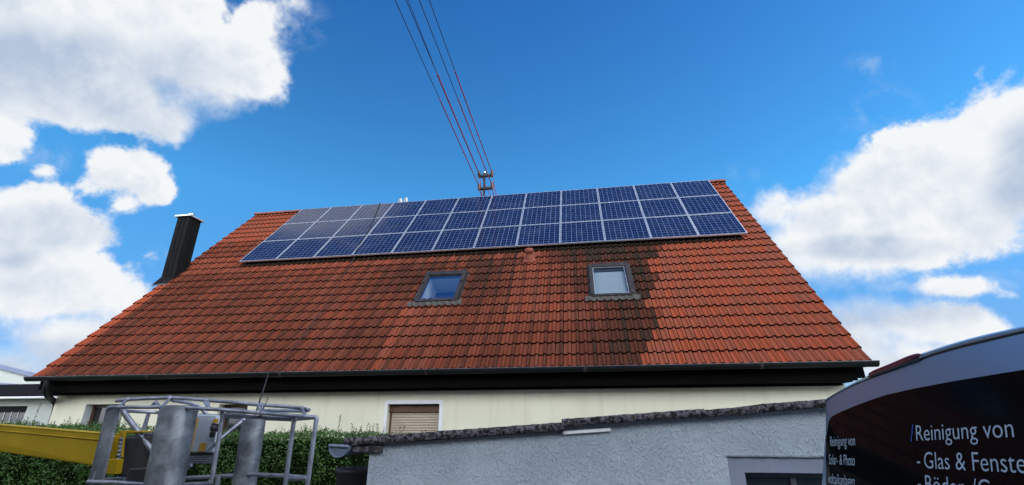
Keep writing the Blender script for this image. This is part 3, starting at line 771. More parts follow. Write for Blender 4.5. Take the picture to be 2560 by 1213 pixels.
for j in range(3):
    for i in range(12):
        if i == 0 and j == 0: o = proto
        else:
            o = proto.copy(); COL.objects.link(o)
            for ch in proto.children:
                c = ch.copy(); COL.objects.link(c); c.parent = o
        n = 0.165+random.uniform(-0.003, 0.003)
        o.location = RP(AX0+(i+0.5)*PNW, AS0+(j+0.5)*PNH, n)
        o.rotation_euler = (TH+random.uniform(-.003, .003), random.uniform(-.003, .003), random.uniform(-.0012, .0012))
        extra = ''
        if j == 2 and i in (0, 1): extra = ', paler'
        o['label'] = f'blue solar panel in the {ROWN[j]} row, {ORD[i]}{extra}'
        o['category'] = 'solar panel'; o['group'] = 'solar panels on the tiled roof'
# rails carrying them
rack = thing('mounting_rack', 'aluminium rails between roof tiles and the solar panels', 'mounting rack', RP(-2.8, 6.2, 0.1))
for j in range(3):
    for t in (0.25, 0.75):
        s = AS0+(j+t)*PNH
        m = MB(); m.quadbox([RP(AX0+0.02, s-0.02, 0.085), RP(AX0+12*PNW-0.02, s-0.02, 0.085), RP(AX0+12*PNW-0.02, s+0.02, 0.085), RP(AX0+0.02, s+0.02, 0.085)], RP(0, 0, 0.055)-RP(0, 0, 0))
        for q in range(14):
            x = AX0+0.3+q*1.0
            m.quadbox([RP(x, s-0.02, 0.02), RP(x+0.04, s-0.02, 0.02), RP(x+0.04, s+0.02, 0.02), RP(x, s+0.02, 0.02)], RP(0, 0, 0.064)-RP(0, 0, 0))
        m.build('rail', M_alu, rack)

# ------------------------------------------------------------------ power mast and lines
MY = 14.6
mast = thing('power_mast', 'rusty roof mast with two crossarms and insulators behind the ridge', 'power mast', at(1211, 494, MY))
base = at(1210, 494, MY); top = at(1214, 433, MY)
m = MB(); m.tube([V((base.x, MY, base.z-1.2)), V((base.x, MY, top.z))], 0.038, 12); m.build('pole', M_mast, mast)
m = MB(); m.lathe([(0.055, 0), (0.05, 0.05), (0.02, 0.075), (0, 0.08)], V((base.x, MY, top.z))); m.build('cap', M_silver, mast)
ins = {}
for nm, yl, yr in (('u', 442, 438.5), ('l', 473.5, 470)):
    a = at(1195, yl, MY); b = at(1232, yr, MY); zc = (a.z+b.z)/2
    for dy in (-0.05, 0.05):
        m = MB(); m.bb((a.x, MY+dy-0.014, zc-0.03), (b.x, MY+dy+0.014, zc+0.03)); m.build('crossarm', M_mast, mast)
    for sd, x in (('L', a.x+0.05), ('R', b.x-0.02)):
        m = MB(); m.lathe([(0.02, -0.10), (0.02, 0.03), (0.05, 0.035), (0.06, 0.07), (0.045, 0.10), (0.055, 0.13), (0.035, 0.17), (0, 0.18)], V((x, MY-0.05, zc)), seg=12)
        m.build('insulator', M_insul, mast); ins[nm+sd] = V((x, MY-0.08, zc+0.09))
        if sd == 'R' or nm == 'l':
            m = MB(); m.tube([V((x, MY-0.08, zc+0.12)), V((x+0.03, MY-0.10, zc+0.02)), V((x+0.02, MY-0.06, zc-0.12))], [0.03, 0.045, 0.02], 8); m.build('insulator_sleeve', M_insul, mast)
for (xa, ya, xb, yb) in ((1200, 447, 1206, 500), (1206, 445, 1233, 502), (1232, 449, 1244, 500), (1232, 478, 1237, 500), (1201, 480, 1207, 500)):
    a = at(xa, ya, MY+0.05); b = at(xb, yb, MY+0.35)
    m = MB(); m.tube([a, (a+b)/2+V((0, 0, -0.03)), b], 0.013, 6); m.build('lead', M_red, mast)
WIRES = [('lL', (1194, 462), (1097, 245), (990, 0), 'lower left insulator, leftmost at the picture top'),
         ('uL', (1198, 432), (1091, 181), (1018, 0), 'upper left insulator of the mast'),
         ('lR', (1230, 462), (1142, 243), (1050, 0), 'lower right insulator of the mast'),
         ('uR', (1228, 424), (1135, 175), (1075, 0), 'upper right insulator, rightmost at the picture top')]
for kk, s_, mid, end, lab in WIRES:
    A = ins[kk]; far = atz(end[0], end[1], 9.9)
    dirv = far-A
    r_ = thing('power_line', f'overhead wire with red sleeve tied to the {lab}', 'power line', A, 'overhead power lines')
    far2 = A+dirv*2.4
    # split where the red insulating sleeve ends
    best = min((abs((A+dirv*t-V((0, 0, CAMZ))).dot(upv)/(A+dirv*t-V((0, 0, CAMZ))).dot(fwd)*FPX-(PH/2-mid[1])), t) for t in [i/300 for i in range(300)])[1]
    def W_(t): return A+dirv*t-V((0, 0, 0.10*4*t*(1-t/1.9)*0.25))
    N = 24
    m = MB(); m.tube([W_(best*i/10) for i in range(11)], 0.016 if kk != 'uL' else 0.021, 8); m.build('sleeve', M_red, r_)
    m = MB(); m.tube([W_(best+(2.4-best)*i/N) for i in range(N+1)], 0.009, 6); m.build('wire', M_wire, r_)
    if kk == 'uL':
        m = MB(); m.tube([W_(best+(2.4-best)*i/N)+V((0.055*min(1, i/6), 0, 0)) for i in range(N+1)], 0.006, 6); m.build('wire', M_wire, r_)
    for t in (0.45, 0.8):
        c = W_(best*t*0.6); m = MB(); m.tube([c, c+V((-0.03, 0.02, -0.07))], 0.006, 5); m.build('tie', M_wire, r_)

# ------------------------------------------------------------------ rope over the roof down to the platform
rp = []
for (x, s, n) in [(-6.81, 8.22, 0.20), (-6.55, 7.0, 0.19), (-6.34, 5.81, 0.19), (-6.22, 4.46, 0.19), (-6.20, 4.36, 0.10), (-6.15, 3.6, 0.075), (-6.06, 2.95, 0.075), (-6.0, 2.0, 0.075), (-5.98, 1.2, 0.075), (-6.03, 0.06, 0.07)]:
    rp.append(RP(x, s, n))
rp.append(V((-6.05, GY-GR-0.015, GZ+0.005)))
end = at(622, 1085, 3.5)
hang = rp[-1]
for i in range(1, 13):
    t = i/12; rp.append(hang.lerp(end, t)+V((0, 0, -0.05*4*t*(1-t)*0.4)))
m = MB(); m.tube(rp, 0.009, 6)
tag(m.build('safety_rope', M_rope, None, loc=end), 'thin black rope running over panels and tiles down to the platform', 'rope')
m = MB(); m.tube([RP(-6.81, 8.22, 0.195), RP(-6.55, 7.0, 0.193), RP(-6.36, 5.9, 0.193)], 0.012, 8)
tag(m.build('pole', M_rope, None, loc=RP(-6.6, 7, 0.19)), 'slim black pole lying across the upper left solar panels', 'pole')

# ------------------------------------------------------------------ neighbouring buildings on the left
NYF = 10.0
nb = thing('neighbour_building', 'low white flat roofed annex with dark fascia and barred window left of house', 'building', (-14, NYF, 0))
nz1 = at(40, 963, NYF).z; nz0 = at(0, 998, NYF).z; nw = at(0, 1012, NYF).z
wx0, wx1, wz1 = -15.2, at(70, 1015, NYF).x, at(70, 1015, NYF).z
m = MB(); wall_front(m, -19, -11.9, 0, nz0, NYF, [(wx0, wx1, 1.4, wz1)], 0.15)
m.bb((-19, NYF+0.3, 0), (-11.9, NYF+5, nz0)); m.add([(-11.9, NYF, 0), (-11.9, NYF+0.3, 0), (-11.9, NYF+0.3, nz0), (-11.9, NYF, nz0)], [(0, 1, 2, 3)])
m.build('wall', M_whitewall, nb)
m = MB(); m.bb((-19.2, NYF-0.22, nz0+0.03), (-11.75, NYF+5.2, nz1)); m.build('fascia', M_fascia, nb, 0.005)
m = MB(); m.tube([(-19.2, NYF-0.26, nz0+0.01), (-12.2, NYF-0.26, nz0+0.01), (-11.85, NYF-0.26, nz0-0.02)], 0.028, 10); m.build('drip_rail', M_white, nb)
m = MB(); m.bb((wx0, NYF+0.10, 1.4), (wx1, NYF+0.13, wz1)); w_ = m.build('window', M_darkglass, nb)
m = MB()
m.bb((wx0, NYF+0.04, wz1-0.14), (wx1, NYF+0.095, wz1-0.002)); m.build('shutter_box', M_fascia, w_)
m = MB()
for x in [wx1-0.02-0.2*q for q in range(9)]: m.tube([(x, NYF+0.02, 1.45), (x, NYF+0.02, wz1-0.13)], 0.009, 6)
m.tube([(wx0, NYF+0.03, wz1-0.36), (wx1, NYF+0.03, wz1-0.36)], 0.008, 6); m.tube([(wx0, NYF+0.03, 1.6), (wx1, NYF+0.03, 1.6)], 0.008, 6)
m.build('window_bars', M_white, w_)
# taller white building behind
wb = thing('white_building', 'taller white building with blue grey sheet coping behind the annex', 'building', (-22, 17, 0))
P0 = at(-260, 855, 14.5); P1 = at(110, 947, 17.5)
Q0 = V((P0.x, P0.y, 0)); Q1 = V((P1.x, P1.y, 0))
dv = V((-6, 3, 0))
m = MB(); m.add([Q0, Q1, P1, P0, Q0+dv, Q1+dv, P1+dv, P0+dv], [(0, 1, 2, 3), (4, 7, 6, 5), (1, 5, 6, 2), (0, 3, 7, 4), (2, 6, 7, 3)]); m.build('wall', M_whitewall, wb)
out = (P1-P0).cross(V((0, 0, 1))).normalized()
if out.y > 0: out = -out
m = MB(); a, b = P0+out*0.06, P1+out*0.06+(P1-P0).normalized()*0.3
m.quadbox([a+V((0, 0, -0.05)), b+V((0, 0, -0.05)), b+V((0, 0, 0.13)), a+V((0, 0, 0.13))], dv*0.2-out*0.06); m.build('coping', M_bluecap, wb)
m = MB(); a, b = at(-60, 952, 15.2), at(60, 962, 15.2)
m.quadbox([a+V((0, 0, -0.3)), b+V((0, 0, -0.3)), b, a], (0, 0.6, 0)); m.build('lower_roof', M_bluecap, wb)

# ------------------------------------------------------------------ hedge
hedge = thing('hedge', 'clipped green privet hedge with loose top sprigs in front of the cream house', 'hedge', (-7, 7.6, 0))
def leaf_mesh(name, spec, parent, mt):
    vs = []; fs = []; cols = []
    for (p, d, L, w, tone, rr) in spec:
        d = d.normalized(); sx = d.cross(V((random.uniform(-1, 1), random.uniform(-1, 1), random.uniform(-.3, 1)))).normalized()
        nn = sx.cross(d)
        b = len(vs)
        vs += [p, p+d*L*0.45+sx*w*0.5+nn*L*0.06, p+d*L, p+d*L*0.45-sx*w*0.5+nn*L*0.06]
        fs.append((b, b+1, b+2, b+3)); cols.append((tone, rr, 0, 1))
    o0 = origin(parent); me = bpy.data.meshes.new(name); me.from_pydata([tuple(q-o0) for q in vs], [], fs); me.materials.append(mt)
    ca = me.color_attributes.new('tone', 'FLOAT_COLOR', 'CORNER'); buf = []
    for c in cols: buf += list(c)*4
    ca.data.foreach_set('color', buf); me.update()
    o = bpy.data.objects.new(name, me); COL.objects.link(o); o.parent = parent; return o
HX0, HX1, HY0, HY1 = -13.0, -1.2, 7.0, 8.1
def htop(x): return interp(x, [(-13, 2.03), (-10, 2.0), (-8.4, 1.97), (-7, 1.90), (-5.4, 1.86), (-3.6, 1.88), (-1, 1.86)])+0.09*fbm(x*1.6, 0.2, 1)
spec = []
for i in range(46000):
    x = random.uniform(HX0, HX1); tp = htop(x)
    if random.random() < 0.68:
        z = random.uniform(0.75, tp); bul = 0.16*fbm(x*1.9, z*1.9, 4.0)
        y = HY0-bul+abs(random.gauss(0, 0.07))
        dirn = V((random.uniform(-1, 1), random.uniform(-1.2, 0.1), random.uniform(-0.6, 1.0)))
    else:
        y = random.uniform(HY0, HY1); z = tp+0.05*fbm(x*2, y*2, 8)-abs(random.gauss(0, 0.06))
        dirn = V((random.uniform(-1, 1), random.uniform(-1, 0.6), random.uniform(-0.1, 1.2)))
    cl = 0.5+0.9*fbm(x*2.3, z*2.3, y)
    spec.append((V((x, y, z)), dirn, random.uniform(0.028, 0.055), random.uniform(0.014, 0.024), max(0, min(1, 0.25+0.45*cl+random.uniform(-.25, .3))), random.random()))
leaf_mesh('foliage', spec, hedge, M_leaf)
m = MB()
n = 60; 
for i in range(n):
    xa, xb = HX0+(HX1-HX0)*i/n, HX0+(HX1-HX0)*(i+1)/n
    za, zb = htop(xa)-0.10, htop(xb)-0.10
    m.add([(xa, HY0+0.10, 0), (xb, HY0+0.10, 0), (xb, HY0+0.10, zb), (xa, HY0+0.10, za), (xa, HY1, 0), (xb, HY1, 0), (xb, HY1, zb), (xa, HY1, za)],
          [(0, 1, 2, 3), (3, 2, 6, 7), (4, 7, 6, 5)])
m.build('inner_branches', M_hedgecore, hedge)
spec = []; m = MB()
SPR = [(104, 1008), (70, 1042), (130, 1052), (175, 1040), (195, 1047), (30, 1046), (218, 1052), (300, 1048), (318, 1040), (350, 1060), (372, 1035), (640, 1078), (655, 1072), (690, 1070),
       (706, 1066), (752, 1062), (768, 1064), (800, 1062), (852, 1036), (880, 1058), (905, 1068), (922, 1056), (936, 1058), (943, 1058), (960, 1066), (1000, 1066), (1012, 1065)]
SPR += [(random.uniform(-40, 1000), 0) for _ in range(120)]
for (px, py) in SPR:
    y = random.uniform(7.15, 7.6)
    if py == 0:
        pz = at(px, 1050, y); tipz = htop(pz.x)+random.uniform(0.02, 0.07)+0.10*random.random()**3; tip = V((pz.x, y, tipz))
    else: tip = at(px, py, y)
    b = V((tip.x+random.uniform(-.05, .05), y, htop(tip.x)-0.1))
    bend = V((random.uniform(-.03, .03), 0, 0)); N = 6
    pts = [b.lerp(tip, i/N)+bend*sin(pi*i/N) for i in range(N+1)]
    m.tube(pts, 0.0028, 4, caps=False)
    L = (tip-b).length; nl = max(8, int(L/0.022))
    for i in range(nl):
        t = 0.2+0.8*i/nl; p = b.lerp(tip, t)+bend*sin(pi*t); sd = 1 if i % 2 else -1
        spec.append((p, V((sd*random.uniform(0.6, 1), random.uniform(-.6, .6), random.uniform(0.15, 0.9))), random.uniform(0.03, 0.05)*(1.15-0.5*t), random.uniform(0.012, 0.019), random.uniform(0.2, 0.7), random.random()))
leaf_mesh('sprig_leaves', spec, hedge, M_leaf)
struct(m.build('twigs', M_stem, hedge), 'stuff')

# ------------------------------------------------------------------ shed / garage in front
GYF = 5.2
shed = thing('garage', 'low grey white stucco garage with mossy monopitch roof edge', 'garage', (-0.1, GYF+1.5, 0))
def rz(x): return 1.877+(x+2.616)*(2.197-1.877)/4.859          # top line of the roof edge
gx0, gx1 = -2.343, 3.1
B0 = (1.264, 3.0, 0.9, 1.724); H0 = (1.405, 2.86, 1.0, 1.585)
m = MB()
def gwall(a, b, zlo, zhi): m.add([(a, GYF, zlo), (b, GYF, zlo), (b, GYF, zhi(b)), (a, GYF, zhi(a))], [(0, 1, 2, 3)])
top_ = lambda x: rz(x)-(0.085 if x < -0.28 else 0.042)
m.add([(gx0, GYF, 0), (-0.281, GYF, 0), (-0.281, GYF, rz(-0.281)-0.085), (gx0, GYF, top_(gx0))], [(0, 1, 2, 3)]); gwall(-0.279, B0[0], 0, top_); m.add([(-0.281, GYF, 0), (-0.279, GYF, 0), (-0.279, GYF, top_(-0.279)), (-0.281, GYF, rz(-0.281)-0.085)], [(0, 1, 2, 3)]); gwall(B0[1], gx1, 0, top_); gwall(B0[0], B0[1], 0, lambda x: B0[2]); gwall(B0[0], B0[1], B0[3], top_)
m.add([(gx0, GYF, 0), (gx0, GYF+3.4, 0), (gx0, GYF+3.4, top_(gx0)), (gx0, GYF, top_(gx0))], [(0, 1, 2, 3)])
m.add([(gx1, GYF, 0), (gx1, GYF+3.4, 0), (gx1, GYF+3.4, top_(gx1)), (gx1, GYF, top_(gx1))], [(0, 1, 2, 3)])
m.add([(gx0, GYF+3.4, 0), (gx1, GYF+3.4, 0), (gx1, GYF+3.4, top_(gx1)), (gx0, GYF+3.4, top_(gx0))], [(0, 1, 2, 3)])
for (a, b) in (((B0[0], B0[2]), (B0[0], B0[3])), ((B0[1], B0[2]), (B0[1], B0[3])), ((B0[0], B0[3]), (B0[1], B0[3])), ((B0[0], B0[2]), (B0[1], B0[2]))):
    m.add([(a[0], GYF, a[1]), (b[0], GYF, b[1]), (b[0], GYF+0.014, b[1]), (a[0], GYF+0.014, a[1])], [(0, 1, 2, 3)])
m.build('wall', M_stucco, shed)
m = MB(); wall_front(m, B0[0], B0[1], B0[2], B0[3], GYF+0.013, [H0], 0.12)
wn = m.build('window', M_smoothgrey, shed)
m = MB(); y = GYF+0.10
a, b, c, d = H0
m.bb((a, y, d-0.045), (b, y+0.05, d-0.002)); m.bb((a, y, c), (a+0.03, y+0.05, d-0.045)); m.bb((b-0.03, y, c), (b, y+0.05, d-0.045)); m.bb((a+0.42, y, c), (a+0.47, y+0.05, d-0.045)); m.bb((a+0.03, y, c), (b-0.03, y+0.05, c+0.04))
m.build('frame', simple('grey_brown_frame', (0.075, 0.072, 0.08), 0.6), wn, 0.003)
m = MB(); m.bb((a+0.03, y+0.02, c+0.04), (b-0.03, y+0.03, d-0.045)); m.build('pane', M_darkglass, wn)
# crumbly plaster lip above the window recess
m = MB(); N = 60
up = []; lo = []
for i in range(N+1):
    x = B0[0]-0.01+(B0[1]-B0[0])*i/N; j = 0.008*mnoise.noise(V((x*16, 1, 0)))+0.005*mnoise.noise(V((x*45, 3, 0)))
    lo.append(V((x, GYF-0.006, B0[3]-0.006+j))); up.append(V((x, GYF-0.001, B0[3]+0.02+j)))
m.add(lo+up+[p+V((0, 0.02, 0)) for p in lo], [(i, i+1, N+2+i, N+1+i) for i in range(N)]+[(i, 2*(N+1)+i, 2*(N+1)+i+1, i+1) for i in range(N)], True)
m.build('plaster_lip', M_stucco, wn)
# roof sheets with rough mossy edge
def sheet(xa, xb, lift, th, yf, seed):
    nx, m = int((xb-xa)/0.025), MB(); rows = []
    prof = [(0.35, 1.0), (0.012, 1.0), (0.0, 0.93), (-0.002, 0.5), (0.0, 0.06), (0.01, 0.0), (0.35, 0.0)]
    vs = []
    for i in range(nx+1):
        x = xa+(xb-xa)*i/nx
        for j, (dy, h) in enumerate(prof):
            q = V((x*9, j*0.9, seed)); r = 0.005*mnoise.noise(q)+0.004*mnoise.noise(q*3.1)
            e = 0.006*mnoise.noise(V((x*5, 7, seed))) if j >= 4 else 0.004*mnoise.noise(V((x*7, 2, seed)))
            vs.append(V((x, yf+dy+(r if 0 < j < 6 else 0), rz(x)+lift-th*(1-h)+e+(0.006*mnoise.noise(q*2) if j < 4 else 0))))
    k_ = len(prof)
    m.add(vs, [(i*k_+j, (i+1)*k_+j, (i+1)*k_+j+1, i*k_+j+1) for i in range(nx) for j in range(k_-1)], True)
    m.add([vs[j] for j in range(k_)], [list(range(k_))]); m.add([vs[nx*k_+j] for j in range(k_)], [list(range(k_))])
    bk = GYF+3.6
    m.add([vs[0], vs[nx*k_], V((xb, bk, rz(xb)+lift)), V((xa, bk, rz(xa)+lift))], [(0, 1, 2, 3)])
    m.add([vs[k_-1], vs[nx*k_+k_-1], V((xb, bk, rz(xb)+lift-th)), V((xa, bk, rz(xa)+lift-th))], [(0, 1, 2, 3)])
    return m.build('roof_sheet', M_moss, shed)
sheet(-2.62, -0.27, 0.0, 0.082, GYF-0.075, 1.0)
sheet(-0.29, 1.10, 0.030, 0.075, GYF-0.085, 2.0)
sheet(1.04, 1.70, 0.020, 0.07, GYF-0.080, 2.7)
sheet(1.66, 3.35, 0.034, 0.072, GYF-0.095, 3.0)
m = MB(); m.bb((-2.52, GYF-0.05, 1.735), (-2.20, GYF+0.3, 1.80)); m.build('roof_batten', M_moss, shed, 0.01)
m = MB(); m.quadbox([(-0.285, GYF-0.03, rz(-0.285)-0.115), (0.19, GYF-0.03, rz(0.19)-0.115), (0.19, GYF-0.03, rz(0.19)-0.086), (-0.285, GYF-0.03, rz(-0.285)-0.086)], (0, 0.029, 0)); m.build('trim_strip', M_white, shed)
# eave gutter seen end on
gc = at(851, 1116, GYF-0.1); GGR = 0.10
m = MB(); n = 14
ring = lambda y, r: [V((gc.x+r*cos(pi+pi*j/n), y, gc.z+r*sin(pi+pi*j/n)*1.0)) for j in range(n+1)]
A = ring(GYF-0.13, GGR); B = ring(GYF+3.6, GGR)
m.add(A+B, [(j, j+1, n+2+j, n+1+j) for j in range(n)], True); m.add(A, [list(range(n+1))])
A2 = ring(GYF-0.12, GGR*0.94); B2 = ring(GYF+3.6, GGR*0.94); m.add(A2+B2, [(j, j+1, n+2+j, n+1+j) for j in range(n)], True)
gg = m.build('gutter', M_bluepipe, shed)
m = MB(); m.tube([(gc.x-GGR-0.012, GYF-0.135, gc.z+0.008), (gc.x+GGR+0.012, GYF-0.135, gc.z-0.002)], 0.016, 8)
m.tube([V((gc.x+(GGR+0.004)*cos(pi+pi*j/n), GYF-0.132, gc.z+(GGR+0.004)*sin(pi+pi*j/n))) for j in range(n+1)], 0.009, 6)
m.tube([(gc.x-GGR, GYF-0.13, gc.z+0.004), (gc.x-GGR, GYF+3.6, gc.z+0.004)], 0.010, 8)
m.build('end_cap', M_bluepipe, gg)
m = MB(); m.box((gc.x+0.02, GYF-0.05, gc.z+0.02), (0.02, 0.05, 0.03)); m.build('clip', M_darkplastic, gg)
# black tub under the gutter
tc = at(893, 1190, GYF+0.55)
tub = MB(); tub.lathe([(0.19, 0.0), (0.25, 0.82), (0.29, 1.49), (0.31, 1.50), (0.31, 1.54), (0.28, 1.54), (0.26, 1.47)], (tc.x+0.06, tc.y+0.02, 0.0), seg=28)
tag(tub.build('rain_tub', M_rubber, None, loc=(tc.x, tc.y, 0)), 'black tapered tub standing under the grey gutter at garage corner', 'tub')

# ------------------------------------------------------------------ work platform (aerial lift)
lift = thing('aerial_lift', 'galvanised work platform cage on a yellow boom in front of the hedge', 'aerial lift', (-2.5, 3.2, 0))
def zp(x, y, Y): return at(180+x/3.9385, 970+y/3.9385, Y)     # measured on an enlarged detail of the photograph
def tubes(name, lines, r, mt=M_rail, seg=10):
    for ln in lines:
        m = MB(); m.tube(ln, r, seg); m.build(name, mt, lift)
F, Bk = 3.0, 3.55
tubes('handrail', [[zp(350, 215, F), zp(362, 196, F), zp(385, 188, F), zp(700, 190, F), zp(1000, 186, F), zp(1480, 215, F), zp(1850, 247, F), zp(2185, 272, F), zp(2395, 288, F), zp(2412, 296, F), zp(2410, 320, F)]], 0.0125)
tubes('upper_rail', [[zp(438, 128, 3.12), zp(560, 112, 3.12), zp(760, 103, 3.12), zp(960, 96, 3.12), zp(1150, 106, 3.12), zp(1330, 122, 3.12), zp(1600, 142, 3.12), zp(1850, 166, 3.12), zp(2150, 188, 3.12), zp(2300, 205, 3.12), zp(2332, 218, 3.14), zp(2300, 228, 3.25), zp(1900, 222, 3.5)]], 0.0125)
tubes('back_rail', [[zp(372, 200, F+0.02), zp(545, 228, 3.3), zp(860, 243, 3.5), zp(1200, 262, Bk), zp(1500, 280, Bk), zp(1750, 298, Bk), zp(2150, 312, 3.4), zp(2400, 290, F+0.03)]], 0.0125)
tubes('rail', [[zp(1490, 262, F+.03), zp(1840, 288, F+.03), zp(2188, 306, F+.03)]], 0.0120)
tubes('bent_tube', [[zp(960, 100, 3.14), zp(1000, 126, 3.3), zp(1170, 150, 3.4), zp(1240, 180, 3.45), zp(1330, 262, 3.5)], [zp(790, 185, 3.5), zp(800, 158, 3.5), zp(825, 140, 3.5), zp(895, 220, 3.45)]], 0.012)
tubes('strut', [[zp(545, 116, 3.12), zp(500, 150, 3.06), zp(462, 190, F+.01)], [zp(965, 100, 3.12), zp(920, 150, 3.06), zp(878, 192, F+.01)], [zp(1300, 124, 3.12), zp(1340, 190, F+.03)], [zp(1335, 124, 3.12), zp(1345, 190, F+.03)],
                [zp(1835, 166, 3.12), zp(1865, 250, F+.01)], [zp(1885, 170, 3.12), zp(1868, 250, F+.01)], [zp(2265, 202, 3.12), zp(2300, 282, F+.01)]], 0.010)
m = MB(); m.quadbox([zp(352, 205, F), zp(447, 232, F), zp(282, 960, F), zp(165, 960, F)], (0.004, 0.014, 0)); 
m.tube([zp(350, 205, F+.01), zp(165, 960, F+.01)], 0.008, 8); m.tube([zp(447, 232, F+.01), zp(282, 960, F+.01)], 0.006, 8)
m.tube([zp(165, 960, F+.01), zp(110, 1210, F+.01)], 0.014, 8)
m.build('corner_post', M_galv, lift)
tubes('post', [[zp(1490, 235, F+.03), zp(1370, 945, F+.03)], [zp(2190, 285, F+.03), zp(2092, 1010, F+.03), zp(2060, 1230, F+.03)], [zp(2406, 305, F), zp(2318, 960, F), zp(2285, 1240, F)],
               [zp(760, 235, Bk), zp(690, 450, Bk)], [zp(1240, 215, 3.5), zp(1215, 250, 3.5)]], 0.0145)
for c in ((1492, 243, F+.03), (2190, 298, F+.03)):
    m = MB(); p = zp(*c); m.lathe([(0.02, -0.02), (0.021, 0.022), (0.012, 0.026)], p, seg=14); m.build('post_cap', M_rail, lift)
tubes('lower_rail', [[zp(160, 925, F), zp(420, 930, F), zp(760, 952, F+.1), zp(1060, 953, F+.1), zp(1340, 944, F+.05), zp(1368, 925, F+.03)], [zp(280, 905, 3.4), zp(520, 895, 3.4)], [zp(1060, 900, 3.4), zp(1150, 886, 3.4), zp(1600, 862, 3.4), zp(1800, 852, 3.4), zp(2100, 868, 3.2), zp(2312, 884, F)], [zp(2110, 898, 3.1), zp(2312, 890, F)],
                     [zp(1075, 930, 3.5), zp(1085, 860, 3.5), zp(1110, 800, 3.5), zp(1175, 760, 3.5)]], 0.0135)
tubes('brace', [[zp(505, 235, 3.2), zp(815, 655, 3.25)]], 0.019)
tubes('brace', [[zp(1700, 310, 3.5), zp(1455, 505, 3.35)], [zp(1415, 545, 3.2), zp(1335, 622, 3.2)]], 0.014)
for c in ((462, 190, F), (878, 192, F), (1345, 205, F), (1868, 250, F), (2300, 282, F), (545, 114, 3.11), (962, 98, 3.11), (1318, 122, 3.11), (1860, 166, 3.11), (2265, 202, 3.11), (165, 925, F), (2312, 888, F), (1368, 925, F+.03)):
    m = MB(); m.lathe([(0.0, -0.017), (0.012, -0.012), (0.0175, 0.0), (0.012, 0.012), (0.0, 0.017)], zp(*c), seg=10); m.build('weld', M_rail, lift)
# two stout steel columns
def column(tl, tr, bl, br, Y):
    a = (zp(*tl, Y)+zp(*tr, Y))/2; b = (zp(*bl, Y)+zp(*br, Y))/2; r = (zp(*tr, Y)-zp(*tl, Y)).length/2
    e = b+(b-a)*0.9
    m = MB(); m.tube([a, a.lerp(e, 0.02), a.lerp(e, 0.14), a.lerp(e, 0.15), e], [r*0.97, r, r, r, r], 36)
    m.tube([a.lerp(e, 0.078), a.lerp(e, 0.082)], r*1.006, 36, caps=False)
    m.build('column', M_galv, lift)
column((920, 178), (1205, 178), (752, 957), (1060, 957), 3.05)
column((1700, 310), (1890, 314), (1590, 957), (1800, 957), 3.45)
# control box
bx = [zp(845, 245, 3.28), zp(1425, 268, 3.28), zp(1400, 640, 3.28), zp(765, 615, 3.28)]
m = MB(); m.quadbox(bx, (0.0, 0.05, 0.0)); box = m.build('control_box', M_ctrl, lift, 0.008)
yf = 3.274
for q in ([(1190, 296), (1242, 298), (1168, 622), (1112, 618)], [(1262, 540), (1322, 545), (1305, 625), (1243, 622)], [(1400, 302), (1445, 308), (1432, 345), (1380, 340)]):
    m = MB(); m.quadbox([zp(a, b, yf) for a, b in q], (0, 0.004, 0)); m.build('sticker', M_sticker, box)
m = MB(); m.quadbox([zp(1372, 350, 3.22), zp(1447, 350, 3.22), zp(1432, 432, 3.22), zp(1358, 432, 3.22)], (0, 0.05, 0)); m.lathe([(0.018, 0), (0.018, 0.035), (0.012, 0.04)], zp(1415, 395, 3.22), (0, -1, 0)); m.lathe([(0.02, 0.0), (0.017, -0.035), (0.0, -0.037)], zp(1388, 435, 3.245)); m.build('switch', M_darkplastic, box, 0.004)
m = MB(); m.quadbox([zp(1118, 640, 3.3), zp(1385, 632, 3.3), zp(1362, 745, 3.3), zp(1090, 745, 3.3)], (0, 0.02, 0)); st = m.build('grille', simple('dark_tread', (0.06, 0.065, 0.075), 0.5, 0.5), lift)
m = MB()
for i in range(4): 
    t = 0.35+0.2*i; a = zp(1118, 640, 3.29).lerp(zp(1090, 745, 3.29), t); b = zp(1385, 632, 3.29).lerp(zp(1362, 745, 3.29), t); m.tube([a, b], 0.0022, 5)
for i in range(24):
    t = i/23; a = zp(1110, 672, 3.29).lerp(zp(1377, 668, 3.29), t); b = zp(1090, 743, 3.29).lerp(zp(1362, 743, 3.29), t); m.tube([a, b], 0.0014, 4)
m.build('grille_bars', M_rail, st)
# rubber cover and the gear behind it
m = MB(); m.quadbox([zp(512, 470, 3.16), zp(778, 462, 3.24), zp(768, 930, 3.26), zp(425, 870, 3.16)], (0, 0.2, 0)); m.build('rubber_cover', M_rubber, lift, 0.02)
m = MB(); m.quadbox([zp(560, 790, 3.12), zp(800, 780, 3.12), zp(760, 930, 3.12), zp(510, 925, 3.12)], (0, 0.04, 0)); m.build('battery_box', M_darkplastic, lift, 0.01)
m = MB(); m.tube([zp(700, 455, 3.34), zp(800, 450, 3.34)], 0.013); m.build('cover_rail', M_rail, lift)
